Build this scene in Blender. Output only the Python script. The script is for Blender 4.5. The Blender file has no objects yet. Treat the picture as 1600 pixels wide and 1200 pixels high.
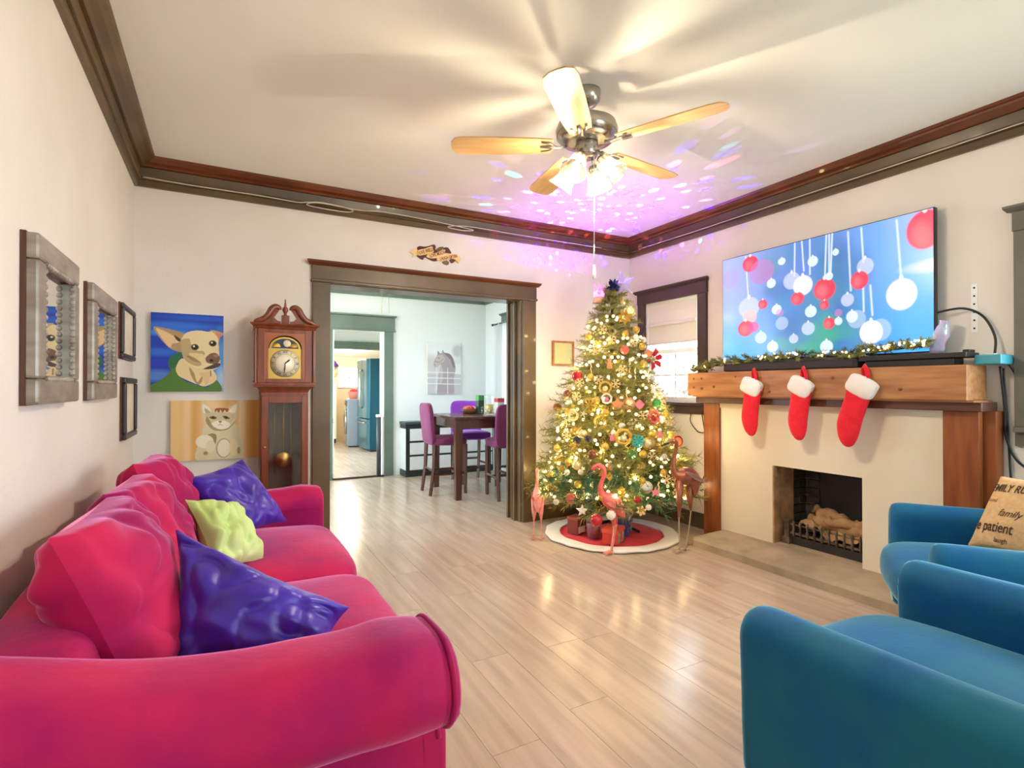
import bpy, bmesh, math, random
import numpy as np
from mathutils import Vector, Matrix, Euler, noise

C = bpy.context.scene
COL = C.collection
PI = math.pi
rng = random.Random(7)

# ------------------------------------------------------------------ camera, world, light, exposure
cam_d = bpy.data.cameras.new('camera')
cam_d.sensor_width = 36
cam_d.lens = 833.28 / 1600 * 36
cam_d.clip_start = .02
cam = bpy.data.objects.new('camera', cam_d)
COL.objects.link(cam)
cam.location = (0, 0, 1.2)
cam.rotation_euler = (PI / 2 + .0063, 0, -.4971)
C.camera = cam

C.view_settings.view_transform = 'Standard'
C.view_settings.look = 'None'
C.view_settings.gamma = 1
C.view_settings.use_curve_mapping = False
C.view_settings.exposure = 0.2
C.cycles.use_denoising = True
C.cycles.max_bounces = 8
C.cycles.transparent_max_bounces = 16
C.cycles.sample_clamp_indirect = 6

SKY = 15.5          # overcast daylight
FAN_W = 28.0       # each fan bulb, watts
TREE_E = 2.2       # tree bulbs, emission strength
TREE_W = .9        # watts for each lamp of the light string
DISCO_W = 165.0

w = bpy.data.worlds.new('overcast_sky')
C.world = w
w.use_nodes = True
wn = w.node_tree.nodes
wn['Background'].inputs[0].default_value = (.76, .90, 1.0, 1)
wn['Background'].inputs[1].default_value = SKY


def portal(name, loc, rot, sx, sy):
    d = bpy.data.lights.new(name, 'AREA')
    d.shape = 'RECTANGLE'
    d.size, d.size_y = sx, sy
    d.cycles.is_portal = True
    o = bpy.data.objects.new(name, d)
    COL.objects.link(o)
    o.location, o.rotation_euler = loc, rot


XL, XR, YB, ZC = -.5, 3.588, 4.14, 2.66       # living room: left wall, right wall, back wall, ceiling
YF = -2.7                                     # front wall behind the camera
T = .16                                       # wall thickness
DY = 7.2                                      # far wall of the dining room
DXL, DXR = -.5, 3.46
portal('portal_window', (XR + .1, 3.58, 1.5), (0, PI / 2, 0), 1.1, .8)
portal('portal_window', (XR + .1, .08, 1.5), (0, PI / 2, 0), 1.05, 2.0)
portal('portal_window', (2.6, YF - .12, 1.45), (-PI / 2, 0, 0), 1.3, 1.5)
portal('portal_window', (DXR + .1, 6.15, 1.45), (0, PI / 2, 0), 1.3, .8)
portal('portal_window', (DXL - .1, 5.8, 1.45), (0, -PI / 2, 0), 1.3, 1.5)  # for the unseen opening added to brighten the dining room

# ------------------------------------------------------------------ helpers


def lin(h, a=1.0):
    if isinstance(h, str):
        h = h.lstrip('#')
        c = [int(h[i:i + 2], 16) / 255 for i in (0, 2, 4)]
        c = [x / 12.92 if x <= .04045 else ((x + .055) / 1.055) ** 2.4 for x in c]
        return (c[0], c[1], c[2], a)
    return (h[0], h[1], h[2], a)


MATS = {}


def mat(name, col, rough=.5, metal=0., spec=.5, col2=None, scale=4., stretch=(1, 1, 1), bump=0., bscale=None,
        sheen=0., sheen_tint=None, emit=None, es=0., trans=0., coat=0., alpha=1., ramp=(.35, .65), per_obj=0., sheen_rough=.4):
    if name in MATS:
        return MATS[name]
    m = bpy.data.materials.new(name)
    MATS[name] = m
    m.use_nodes = True
    nt = m.node_tree
    b = nt.nodes['Principled BSDF']
    b.inputs['Base Color'].default_value = lin(col)
    b.inputs['Roughness'].default_value = rough
    b.inputs['Metallic'].default_value = metal
    b.inputs['Specular IOR Level'].default_value = spec
    b.inputs['Sheen Weight'].default_value = sheen
    b.inputs['Sheen Roughness'].default_value = sheen_rough
    if sheen_tint:
        b.inputs['Sheen Tint'].default_value = lin(sheen_tint)
    b.inputs['Coat Weight'].default_value = coat
    b.inputs['Transmission Weight'].default_value = trans
    b.inputs['Alpha'].default_value = alpha
    if emit:
        b.inputs['Emission Color'].default_value = lin(emit)
        b.inputs['Emission Strength'].default_value = es
    tc = mp = nz = None
    if col2 or bump or per_obj:
        tc = nt.nodes.new('ShaderNodeTexCoord')
        mp = nt.nodes.new('ShaderNodeMapping')
        mp.inputs['Scale'].default_value = stretch
        nt.links.new(tc.outputs['Object'], mp.inputs['Vector'])
    src = None
    if col2:
        nz = nt.nodes.new('ShaderNodeTexNoise')
        nz.inputs['Scale'].default_value = scale
        nz.inputs['Detail'].default_value = 5
        nt.links.new(mp.outputs[0], nz.inputs['Vector'])
        cr = nt.nodes.new('ShaderNodeValToRGB')
        cr.color_ramp.elements[0].position, cr.color_ramp.elements[1].position = ramp
        cr.color_ramp.elements[0].color = lin(col)
        cr.color_ramp.elements[1].color = lin(col2)
        nt.links.new(nz.outputs['Fac'], cr.inputs[0])
        nt.links.new(cr.outputs[0], b.inputs['Base Color'])
        src = cr.outputs[0]
    if per_obj:
        oi = nt.nodes.new('ShaderNodeObjectInfo')
        if col2:
            ad = nt.nodes.new('ShaderNodeVectorMath')
            ad.operation = 'ADD'
            sc = nt.nodes.new('ShaderNodeVectorMath')
            sc.operation = 'SCALE'
            sc.inputs[0].default_value = (17, 31, 5)
            nt.links.new(oi.outputs['Random'], sc.inputs['Scale'])
            nt.links.new(mp.outputs[0], ad.inputs[0])
            nt.links.new(sc.outputs[0], ad.inputs[1])
            nt.links.new(ad.outputs[0], nz.inputs['Vector'])
        hs = nt.nodes.new('ShaderNodeHueSaturation')
        mr = nt.nodes.new('ShaderNodeMapRange')
        mr.inputs[3].default_value, mr.inputs[4].default_value = 1 - per_obj, 1 + per_obj
        nt.links.new(oi.outputs['Random'], mr.inputs[0])
        nt.links.new(mr.outputs[0], hs.inputs['Value'])
        if src:
            nt.links.new(src, hs.inputs['Color'])
        else:
            hs.inputs['Color'].default_value = lin(col)
        nt.links.new(hs.outputs[0], b.inputs['Base Color'])
    if bump:
        n2 = nt.nodes.new('ShaderNodeTexNoise')
        n2.inputs['Scale'].default_value = bscale or scale * 4
        n2.inputs['Detail'].default_value = 4
        nt.links.new(mp.outputs[0], n2.inputs['Vector'])
        bp = nt.nodes.new('ShaderNodeBump')
        bp.inputs['Strength'].default_value = bump
        bp.inputs['Distance'].default_value = .01
        nt.links.new(n2.outputs['Fac'], bp.inputs['Height'])
        nt.links.new(bp.outputs[0], b.inputs['Normal'])
    return m


def vcol_mat(name, rough=.6, emit=0.):
    if name in MATS:
        return MATS[name]
    m = bpy.data.materials.new(name)
    MATS[name] = m
    m.use_nodes = True
    nt = m.node_tree
    b = nt.nodes['Principled BSDF']
    a = nt.nodes.new('ShaderNodeVertexColor')
    a.layer_name = 'Col'
    b.inputs['Roughness'].default_value = rough
    if emit:
        b.inputs['Base Color'].default_value = (.01, .01, .01, 1)
        nt.links.new(a.outputs[0], b.inputs['Emission Color'])
        b.inputs['Emission Strength'].default_value = emit
    else:
        nt.links.new(a.outputs[0], b.inputs['Base Color'])
    return m


class MB:
    """collects shapes, builds ONE mesh object"""

    def __init__(s):
        s.v, s.f, s.mi, s.sm = [], [], [], []

    def add(s, vs, fs, mi=0, smooth=False):
        k = len(s.v)
        s.v += [tuple(x) for x in vs]
        s.f += [tuple(i + k for i in f) for f in fs]
        s.mi += [mi] * len(fs)
        s.sm += [smooth] * len(fs)
        return s

    def box(s, x0, x1, y0, y1, z0, z1, mi=0, M=None):
        vs = [Vector((x, y, z)) for x in (x0, x1) for y in (y0, y1) for z in (z0, z1)]
        if M:
            vs = [M @ v for v in vs]
        return s.add(vs, [(0, 1, 3, 2), (4, 6, 7, 5), (0, 4, 5, 1), (2, 3, 7, 6), (0, 2, 6, 4), (1, 5, 7, 3)], mi)

    def cbox(s, c, d, mi=0, M=None):
        return s.box(c[0] - d[0] / 2, c[0] + d[0] / 2, c[1] - d[1] / 2, c[1] + d[1] / 2, c[2] - d[2] / 2, c[2] + d[2] / 2, mi, M)

    def tube(s, path, r, n=10, mi=0, cap=True, flat=1.0, smooth=True):
        P = [Vector(p) for p in path]
        R = r if hasattr(r, '__len__') else [r] * len(P)
        vs, fs = [], []
        up = None
        for i, p in enumerate(P):
            t = (P[min(i + 1, len(P) - 1)] - P[max(i - 1, 0)]).normalized()
            if up is None:
                up = Vector((0, 0, 1)) if abs(t.z) < .9 else Vector((0, 1, 0))
            a = t.cross(up)
            if a.length < 1e-5:
                a = t.orthogonal()
            a.normalize()
            b = a.cross(t).normalized()
            up = b
            for k in range(n):
                g = 2 * PI * k / n
                vs.append(p + a * (R[i] * math.cos(g)) + b * (R[i] * flat * math.sin(g)))
        for i in range(len(P) - 1):
            for k in range(n):
                k2 = (k + 1) % n
                fs.append((i * n + k, i * n + k2, (i + 1) * n + k2, (i + 1) * n + k))
        if cap:
            fs.append(tuple(range(n - 1, -1, -1)))
            fs.append(tuple((len(P) - 1) * n + k for k in range(n)))
        return s.add(vs, fs, mi, smooth)

    def lathe(s, prof, n=24, c=(0, 0, 0), mi=0, M=None, smooth=True, a0=0., a1=2 * PI):
        vs, fs = [], []
        full = abs(a1 - a0 - 2 * PI) < 1e-6
        m = n if full else n + 1
        for r, z in prof:
            for k in range(m):
                g = a0 + (a1 - a0) * k / n
                v = Vector((r * math.cos(g), r * math.sin(g), z))
                if M:
                    v = M @ v
                vs.append(v + Vector(c))
        for i in range(len(prof) - 1):
            for k in range(n):
                k2 = (k + 1) % m
                fs.append((i * m + k, i * m + k2, (i + 1) * m + k2, (i + 1) * m + k))
        return s.add(vs, fs, mi, smooth)

    def sphere(s, c, r, n=12, mi=0, sq=(1, 1, 1)):
        prof = [(max(1e-4, r * math.sin(PI * i / n)), -r * math.cos(PI * i / n)) for i in range(n + 1)]
        M = Matrix.Diagonal((sq[0], sq[1], sq[2]))
        return s.lathe(prof, n + 4, c, mi, M)

    def prism(s, poly, h0, h1, fn, mi=0):
        """poly: 2D points, fn(a,b,h) -> 3D"""
        n = len(poly)
        vs = [fn(a, b, h0) for a, b in poly] + [fn(a, b, h1) for a, b in poly]
        fs = [tuple(range(n - 1, -1, -1)), tuple(range(n, 2 * n))]
        fs += [(i, (i + 1) % n, n + (i + 1) % n, n + i) for i in range(n)]
        return s.add(vs, fs, mi)

    def mesh(s, name, mats):
        me = bpy.data.meshes.new(name)
        me.from_pydata(s.v, [], s.f)
        for m in (mats if isinstance(mats, (list, tuple)) else [mats]):
            me.materials.append(m)
        me.polygons.foreach_set('material_index', s.mi)
        me.polygons.foreach_set('use_smooth', s.sm)
        bm = bmesh.new()
        bm.from_mesh(me)
        bmesh.ops.recalc_face_normals(bm, faces=bm.faces)
        bm.to_mesh(me)
        bm.free()
        me.update()
        return me

    def build(s, name, mats, parent=None, bevel=0., seg=2, subsurf=0, **tags):
        o = bpy.data.objects.new(name, s.mesh(name, mats))
        COL.objects.link(o)
        if parent is not None:
            o.parent = parent
        if bevel:
            bv = o.modifiers.new('bevel', 'BEVEL')
            bv.width, bv.segments, bv.limit_method = bevel, seg, 'ANGLE'
            bv.harden_normals = False
        if subsurf:
            ss = o.modifiers.new('subsurf', 'SUBSURF')
            ss.levels = ss.render_levels = subsurf
        for k, v in tags.items():
            o[k] = v
        return o


def obj(name, me, parent=None, loc=None, rot=None, scale=None):
    o = bpy.data.objects.new(name, me)
    COL.objects.link(o)
    if parent is not None:
        o.parent = parent
    if loc is not None:
        o.location = loc
    if rot is not None:
        o.rotation_euler = rot
    if scale is not None:
        o.scale = scale
    return o


def tag(o, label, cat, group=None):
    o['label'], o['category'] = label, cat
    if group:
        o['group'] = group
    return o


def thing(name, label, cat, loc=(0, 0, 0), rz=0., group=None):
    o = bpy.data.objects.new(name, None)
    o.empty_display_size = .1
    COL.objects.link(o)
    o.location, o.rotation_euler = loc, (0, 0, rz)
    return tag(o, label, cat, group)


def struct(o):
    o['kind'] = 'structure'
    return o


def copy_tree(root, loc, rz, label=None, group=None):
    r = root.copy()
    COL.objects.link(r)
    r.location, r.rotation_euler = loc, (0, 0, rz)
    if label:
        r['label'] = label
    if group:
        r['group'] = group
    for ch in root.children:
        c = ch.copy()
        COL.objects.link(c)
        c.parent = r
        for g in ch.children:
            d = g.copy()
            COL.objects.link(d)
            d.parent = c
    return r


def spline(pts, k=6, closed=False):
    P = [Vector(p) for p in pts]
    out = []
    n = len(P)
    for i in range(n if closed else n - 1):
        g = lambda j: P[j % n] if closed else P[max(0, min(n - 1, j))]
        a, b, c, d = g(i - 1), g(i), g(i + 1), g(i + 2)
        for j in range(k):
            t = j / k
            out.append(.5 * ((2 * b) + (c - a) * t + (2 * a - 5 * b + 4 * c - d) * t * t + (3 * b - a - 3 * c + d) * t ** 3))
    if not closed:
        out.append(P[-1])
    return out


def soft_box(dx, dy, dz, n=12, e=7., puff=(0, 0, 0), wr=0., ws=5., seed=0, centre=(0, 0, 0), M=None):
    """rounded, puffed cushion block as an MB"""
    vs, fs, idx = [], [], {}
    rngs = [i / n * 2 - 1 for i in range(n + 1)]

    def vid(p):
        k = tuple(round(c, 5) for c in p)
        if k not in idx:
            idx[k] = len(vs)
            vs.append(k)
        return idx[k]
    for ax in range(3):
        for sg in (-1, 1):
            for i in range(n):
                for j in range(n):
                    q = []
                    for (a, b) in ((i, j), (i + 1, j), (i + 1, j + 1), (i, j + 1)):
                        p = [0, 0, 0]
                        p[ax] = sg
                        p[(ax + 1) % 3] = rngs[a]
                        p[(ax + 2) % 3] = rngs[b]
                        q.append(vid(p))
                    fs.append(q if sg > 0 else q[::-1])
    out = []
    D = (dx / 2, dy / 2, dz / 2)
    for p in vs:
        L = sum(abs(c) ** e for c in p) ** (1 / e)
        q = [c / L for c in p]
        pos = [q[k] * D[k] for k in range(3)]
        for k in range(3):
            if puff[k]:
                a, b = q[(k + 1) % 3], q[(k + 2) % 3]
                pos[k] += puff[k] * q[k] * (1 - a * a) * (1 - b * b)
        v = Vector(pos)
        if wr:
            nv = noise.noise_vector(v * ws + Vector((seed * 7.3, seed * 3.1, seed)))
            v += nv * wr
            v += noise.noise_vector(v * ws * 2.7 + Vector((seed, seed * 5, 2))) * wr * .35
            if wr > .02:
                cr = (1 - abs(noise.noise(Vector((v.x * ws * .9, v.y * ws * .55, v.z * ws * .9)) + Vector((seed * 2.7, 1, seed))))) ** 7
                v -= v.normalized() * cr * wr * .9
        v += Vector(centre)
        if M:
            v = M @ v
        out.append(v)
    return MB().add(out, fs, 0, True)


def pillow_mb(A, B, Cc, D, th, n=26, wr=.012, seed=1, pinch=.10, ws=8., ex=.42):
    """A top-left, B top-right, Cc bottom-left, D bottom-right (3D)"""
    A, B, Cc, D = map(Vector, (A, B, Cc, D))
    nrm = (B - A).cross(Cc - A).normalized()
    vs, fs = [], []

    def pt(u, v, s):
        uu = u * (1 - pinch * (1 - v * v) * abs(u) ** 3)
        vv = v * (1 - pinch * (1 - u * u) * abs(v) ** 3)
        a, b = (uu + 1) / 2, (vv + 1) / 2
        p = (A * (1 - a) + B * a) * (1 - b) + (Cc * (1 - a) + D * a) * b
        t = th / 2 * (max(0, 1 - u ** 2) * max(0, 1 - v ** 2)) ** ex
        rg = 1 - abs(noise.noise(Vector((u * 2.2 + v * .8 + seed * 3, v * 1.1 - u * .6, s * 2 + seed))) * 1.6)
        rad = -max(0, rg) ** 6 * 1.6
        w_ = noise.noise(Vector((u * ws * .22 + seed * 9, v * ws * .3, s * 3))) * 1.3 + noise.noise(Vector((u * ws * .35, v * ws * .6 + seed * 4, s))) * .3 + rad * .6
        p = p + nrm * s * (t + wr * w_ * min(1, t / (th * .15)))
        return p
    for s in (1, -1):
        k = len(vs)
        for i in range(n + 1):
            for j in range(n + 1):
                vs.append(pt(-1 + 2 * i / n, -1 + 2 * j / n, s))
        for i in range(n):
            for j in range(n):
                q = (k + i * (n + 1) + j, k + (i + 1) * (n + 1) + j, k + (i + 1) * (n + 1) + j + 1, k + i * (n + 1) + j + 1)
                fs.append(q if s > 0 else q[::-1])
    mb = MB().add(vs, fs, 0, True)
    mb.pt, mb.nrm = pt, nrm
    return mb


# ---- flat prints: a fine grid of coloured points on a canvas
def raster_poly(U, V, poly):
    ins = np.zeros(U.shape, bool)
    n = len(poly)
    j = n - 1
    for i in range(n):
        xi, yi = poly[i]
        xj, yj = poly[j]
        c = ((yi > V) != (yj > V)) & (U < (xj - xi) * (V - yi) / ((yj - yi) or 1e-9) + xi)
        ins ^= c
        j = i
    return ins


class Canvas:
    def __init__(s, w, h, nx, ny):
        s.w, s.h, s.nx, s.ny = w, h, nx, ny
        s.U, s.V = np.meshgrid(np.linspace(0, w, nx), np.linspace(0, h, ny))
        s.img = np.zeros((ny, nx, 3))

    def fill(s, mask, col, a=1.):
        c = np.array(lin(col)[:3])
        m = (mask.astype(float) * a)[..., None]
        s.img = s.img * (1 - m) + c * m

    def poly(s, pts, col, a=1., smooth=True):
        if smooth:
            pts = [(p[0], p[1]) for p in spline([(x, y, 0) for x, y in pts], 6, True)]
        s.fill(raster_poly(s.U, s.V, pts), col, a)

    def ell(s, x, y, rx, ry, col, a=1., soft=.12, rot=0.):
        dx, dy = s.U - x, s.V - y
        c, q = math.cos(rot), math.sin(rot)
        d = np.sqrt(((dx * c + dy * q) / rx) ** 2 + ((-dx * q + dy * c) / ry) ** 2)
        s.fill(np.clip((1 - d) / soft + .5, 0, 1), col, a)

    def line(s, pts, wd, col, a=1., soft=.4):
        d = np.full(s.U.shape, 1e9)
        for (x0, y0), (x1, y1) in zip(pts[:-1], pts[1:]):
            L = (x1 - x0) ** 2 + (y1 - y0) ** 2 or 1e-9
            t = np.clip(((s.U - x0) * (x1 - x0) + (s.V - y0) * (y1 - y0)) / L, 0, 1)
            d = np.minimum(d, np.hypot(s.U - x0 - t * (x1 - x0), s.V - y0 - t * (y1 - y0)))
        s.fill(np.clip((wd / 2 - d) / (wd * soft) + .5, 0, 1), col, a)

    def build(s, name, m, fn, parent):
        """fn(u, v in 0..1 arrays) -> xyz arrays"""
        u, v = (s.U / s.w).ravel(), (s.V / s.h).ravel()
        X, Y, Z = fn(u, v)
        nx, ny = s.nx, s.ny
        me = bpy.data.meshes.new(name)
        co = np.stack([X + 0 * u, Y + 0 * u, Z + 0 * u], 1)
        i, j = np.meshgrid(np.arange(nx - 1), np.arange(ny - 1))
        a = (j * nx + i).ravel()
        quads = np.stack([a, a + nx, a + nx + 1, a + 1], 1)
        me.vertices.add(len(co))
        me.vertices.foreach_set('co', co.ravel())
        me.loops.add(quads.size)
        me.loops.foreach_set('vertex_index', quads.ravel().astype(np.int32))
        me.polygons.add(len(quads))
        me.polygons.foreach_set('loop_start', np.arange(0, quads.size, 4, dtype=np.int32))
        me.polygons.foreach_set('loop_total', np.full(len(quads), 4, dtype=np.int32))
        me.update()
        at = me.color_attributes.new('Col', 'FLOAT_COLOR', 'POINT')
        at.data.foreach_set('color', np.concatenate([s.img.reshape(-1, 3), np.ones((nx * ny, 1))], 1).ravel())
        me.materials.append(m)
        me.validate()
        return obj(name, me, parent)


def text_mesh(body, size, bold=0., extrude=.0006, shear=0., spacing=1.):
    cu = bpy.data.curves.new('lettering', 'FONT')
    cu.body, cu.size, cu.extrude, cu.shear, cu.offset = body, size, extrude, shear, bold
    cu.space_character = spacing
    cu.align_x, cu.align_y = 'CENTER', 'CENTER'
    o = bpy.data.objects.new('lettering', cu)
    COL.objects.link(o)
    bpy.context.view_layer.update()
    me = bpy.data.meshes.new_from_object(o.evaluated_get(bpy.context.evaluated_depsgraph_get()))
    bpy.data.objects.remove(o)
    return me


def holes_wall(name, axis, at, th, a0, a1, z0, z1, holes, m):
    """wall slab normal to axis ('x' or 'y'); occupies at..at+th; holes = [(a0,a1,z0,z1)]"""
    A = sorted({a0, a1, *[h[0] for h in holes], *[h[1] for h in holes]})
    Z = sorted({z0, z1, *[h[2] for h in holes], *[h[3] for h in holes]})
    A = [a for a in A if a0 <= a <= a1]
    Z = [z for z in Z if z0 <= z <= z1]
    mb = MB()
    lo, hi = min(at, at + th), max(at, at + th)
    for i in range(len(A) - 1):
        run = None
        for j in range(len(Z) - 1):
            ca, cz = (A[i] + A[i + 1]) / 2, (Z[j] + Z[j + 1]) / 2
            if any(h[0] < ca < h[1] and h[2] < cz < h[3] for h in holes):
                continue
            if axis == 'x':
                mb.box(lo, hi, A[i], A[i + 1], Z[j], Z[j + 1])
            else:
                mb.box(A[i], A[i + 1], lo, hi, Z[j], Z[j + 1])
    return struct(mb.build(name, m))


# ------------------------------------------------------------------ materials
M_wall = mat('wall_paint', '#ebe5dc', .85, spec=.2, col2='#e2dbd0', scale=1.2, bump=.12, bscale=60)
M_dwall = mat('dining_wall_paint', '#e6ecea', .85, spec=.2, bump=.08, bscale=60)
M_kwall = mat('kitchen_wall_paint', '#e6d3b4', .85, spec=.2)
M_ceil = mat('ceiling_paint', '#f2f4ee', .9, spec=.15, bump=.05, bscale=90)
M_trim = mat('dark_stained_trim', '#514026', .4, spec=.5, col2='#66512f', scale=3, stretch=(1, 1, 1), bump=.1, bscale=25, coat=.15)
M_trim_red = mat('red_brown_trim', '#5a2c14', .32, spec=.5, col2='#733b1c', scale=4, coat=.2)
M_green = mat('grey_green_trim', '#6a7d70', .5, col2='#5c6d60', scale=3)
M_floor = mat('greige_oak_laminate', '#b5a08c', .2, spec=.45, col2='#d0bba4', scale=3.2, stretch=(7, .55, 7), bump=.03, bscale=60, per_obj=.05, ramp=(.3, .75))
M_floorgap = mat('floor_joint', '#a8937c', .6)
M_dark = mat('black_satin', '#101114', .35)
M_white = mat('white_gloss_paint', '#f2f3f1', .4)
M_chrome = mat('brushed_nickel', '#b9b4ab', .25, metal=1.)
M_brass = mat('polished_brass', '#b8964e', .35, metal=1.)
M_gold = mat('gold_glitter', '#e2b950', .35, metal=.8, bump=.4, bscale=300)
M_goldpale = mat('pale_gold', '#f3dca0', .4, metal=.5)
M_cherry = mat('cherry_wood', '#6a3016', .3, spec=.5, col2='#854220', scale=5, stretch=(6, 6, .7), coat=.3)
M_oak = mat('mantel_wood', '#996237', .5, col2='#ba8450', scale=4, stretch=(6, .8, 6), bump=.08, bscale=30)
M_pillarwood = mat('pillar_wood', '#7f401c', .42, col2='#9b5829', scale=4, stretch=(6, 6, .7), bump=.06, bscale=30)
M_darkwood = mat('dark_lintel_wood', '#4f2f22', .4, col2='#613b2c', scale=4, stretch=(6, .8, 6))
M_table = mat('espresso_wood', '#4a2a20', .3, col2='#5d3a2c', scale=4, stretch=(5, 5, .8), coat=.3)
M_red_velvet = mat('crimson_velvet', '#960354', .75, spec=.25, col2='#c41a4e', scale=2.2, bump=.1, bscale=45, sheen=1., sheen_tint=(1, .40, .75), sheen_rough=.3, ramp=(.40, .60))
M_blue_velvet = mat('blue_velvet', '#05588e', .7, spec=.25, col2='#176c84', scale=3.2, bump=.1, bscale=50, sheen=1., sheen_tint=(.40, .85, 1), sheen_rough=.28, ramp=(.38, .62))
M_purple = mat('purple_satin', '#35188f', .38, spec=.5, col2='#4a2ab0', scale=5, bump=.15, bscale=30, sheen=.6, sheen_tint=(.6, .5, 1), sheen_rough=.3)
M_lime = mat('lime_satin', '#b4cc74', .45, spec=.4, col2='#c9dd96', scale=4, bump=.12, bscale=30)
M_burlap = mat('burlap_print', '#d9b27c', .9, col2='#e3c294', scale=60, bump=.25, bscale=220, spec=.1)
M_ink = mat('dark_brown_ink', '#4a3524', .8)
M_red = mat('red_gloss', '#c8141e', .2, coat=.6)
M_redfelt = mat('red_felt', '#dc0a22', .85, col2='#ea1c30', scale=20, bump=.2, bscale=120, sheen=.4, sheen_tint=(1, .5, .5))
M_fur = mat('white_plush', '#f6efe6', .95, bump=.5, bscale=160, sheen=.5)
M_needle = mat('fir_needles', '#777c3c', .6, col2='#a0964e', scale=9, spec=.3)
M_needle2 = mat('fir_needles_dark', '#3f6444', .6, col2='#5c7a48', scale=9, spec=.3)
M_bark = mat('dark_bark', '#3c2c18', .8)
M_bulb = mat('warm_tree_bulb', '#fff0cc', .4, emit=(1, .80, .40), es=TREE_E)
M_wire = mat('green_wire', '#22401f', .6)
M_glass = mat('clear_glass', '#ffffff', .02, trans=1., spec=.5)
M_mirror = mat('mirror_glass', '#f2f5f5', .02, metal=1.)
M_plaster = mat('cream_plaster', '#ece4cf', .8, col2='#e4dac2', scale=2, bump=.15, bscale=18)
M_stone = mat('hearth_concrete', '#b9a88c', .8, col2='#9d9078', scale=5, bump=.35, bscale=24)
M_soot = mat('soot_black', '#22242a', .6, col2='#34302b', scale=6)
M_brick = mat('sooty_brick', '#3a3a31', .85, col2='#54503f', scale=9, bump=.4, bscale=30, per_obj=.25)
M_mortar = mat('mortar', '#8b8374', .9, bump=.3, bscale=40)
M_iron = mat('antique_iron', '#8d7f6d', .45, metal=.4, col2='#5a5045', scale=20)
M_log = mat('ceramic_log', '#a8825a', .85, col2='#c9a57a', scale=9, bump=.6, bscale=22)
M_cable = mat('black_cable', '#1b1b1d', .5)
M_wcable = mat('white_cable', '#d9d2c4', .5)
M_pink = mat('flamingo_pink', '#e2504a', .4, col2='#f07a70', scale=14, spec=.5)
M_palepink = mat('pale_flamingo_pink', '#f3a596', .45, col2='#ea8274', scale=20)
M_copper = mat('aged_copper', '#8a4a34', .4, metal=.55, col2='#a86a4e', scale=12)
M_silverleg = mat('bare_steel', '#c9b9a4', .4, metal=.7)
M_canvas = mat('canvas_edge', '#e8e2d4', .8)
M_slip = mat('plum_slipcover', '#6e2452', .8, col2='#7f3364', scale=4, sheen=.5, sheen_tint=(1, .5, .8))
M_slipv = mat('violet_slipcover', '#7a2aa6', .8, col2='#8a3ab8', scale=4, sheen=.5, sheen_tint=(.9, .6, 1))
M_blind = mat('linen_blind', '#e9e5d6', .9, bump=.1, bscale=200)
M_frame_silver = mat('silver_wood_frame', '#a89f92', .38, metal=.3, col2='#877c70', scale=8, stretch=(1, 1, 3))
M_frame_edge = mat('frame_edge_brown', '#5a3524', .5)
M_print = mat('cream_print', '#ece4d2', .8, col2='#d9cdb6', scale=7)
M_teal = mat('teal_plastic', '#3c98a8', .4)
M_fridge = mat('dark_steel', '#1d5060', .28, metal=.6)
M_fridge2 = mat('steel_front', '#4d7f8c', .25, metal=.7)
M_washer = mat('washer_grey', '#8a929a', .4)
# ------------------------------------------------------------------ the setting
fl = struct(MB().box(DXL - .2, XR + T, YF - T, DY, -.08, -.006).build('floor', M_floorgap))
PW, PL = .182, 1.22
plank_mesh = MB().box(-PW / 2 + .0007, PW / 2 - .0007, -PL / 2 + .0007, PL / 2 - .0007, -.006, 0).mesh('plank', M_floor)
nx = int((XR - XL) / PW) + 1
for i in range(nx):
    off = rng.uniform(0, PL)
    y = YF - off
    while y < DY:
        y0, y1 = max(y, YF), min(y + PL, DY)
        if y1 - y0 > .02:
            x0, x1 = XL + i * PW, min(XL + (i + 1) * PW, XR)
            o = obj('plank', plank_mesh, fl, ((x0 + x1) / 2, (y0 + y1) / 2, 0), None, ((x1 - x0) / PW, (y1 - y0) / PL, 1))
        y += PL

struct(MB().box(XL - T, XR + T, YF - T, YB + .21, ZC, ZC + .1).build('ceiling', M_ceil))
W1 = (3.25, 3.90, 1.07, 2.0)            # window_1 opening y0,y1,z0,z1
W2 = (-.9, 1.06, 1.0, 2.0)  # real window at the frame edge; unseen width enlarged for more daylight
FB = (1.868, 2.48, .10, .64)            # firebox opening
holes_wall('wall_right', 'x', XR, T, YF, YB + .21, 0, ZC, [W1, W2, (FB[0] - .02, FB[1] + .02, 0, FB[3] + .03)], M_wall)
holes_wall('wall_left', 'x', XL, -T, YF, YB, 0, ZC, [], M_wall)
DO = (.69, 2.345, 0, 1.985)             # cased opening to the dining room
holes_wall('wall_back', 'y', YB, .2, XL - T, XR + T, 0, ZC, [DO], M_wall)
holes_wall('wall_front', 'y', YF, -T, XL - T, XR + T, 0, ZC, [(1.95, 3.25, .7, 2.2)], M_wall)
# dining room
struct(MB().box(DXL - T, DXR + T, YB + .2, DY + .15, ZC, ZC + .1).build('ceiling_dining', M_ceil))
KD = (1.25, 1.925, 0, 1.96)
holes_wall('wall_dining_far', 'y', DY, .14, DXL - T, 4.2, 0, ZC, [KD], M_dwall)
holes_wall('wall_dining_right', 'x', DXR, T, YB + .2, DY, 0, ZC, [(5.75, 6.55, .8, 2.1)], M_dwall)
holes_wall('wall_dining_left', 'x', DXL, -T, YB + .2, DY, 0, ZC, [(5.0, 6.6, .8, 2.1)], M_dwall)  # unseen window opening, added to let daylight into the dining room
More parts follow.
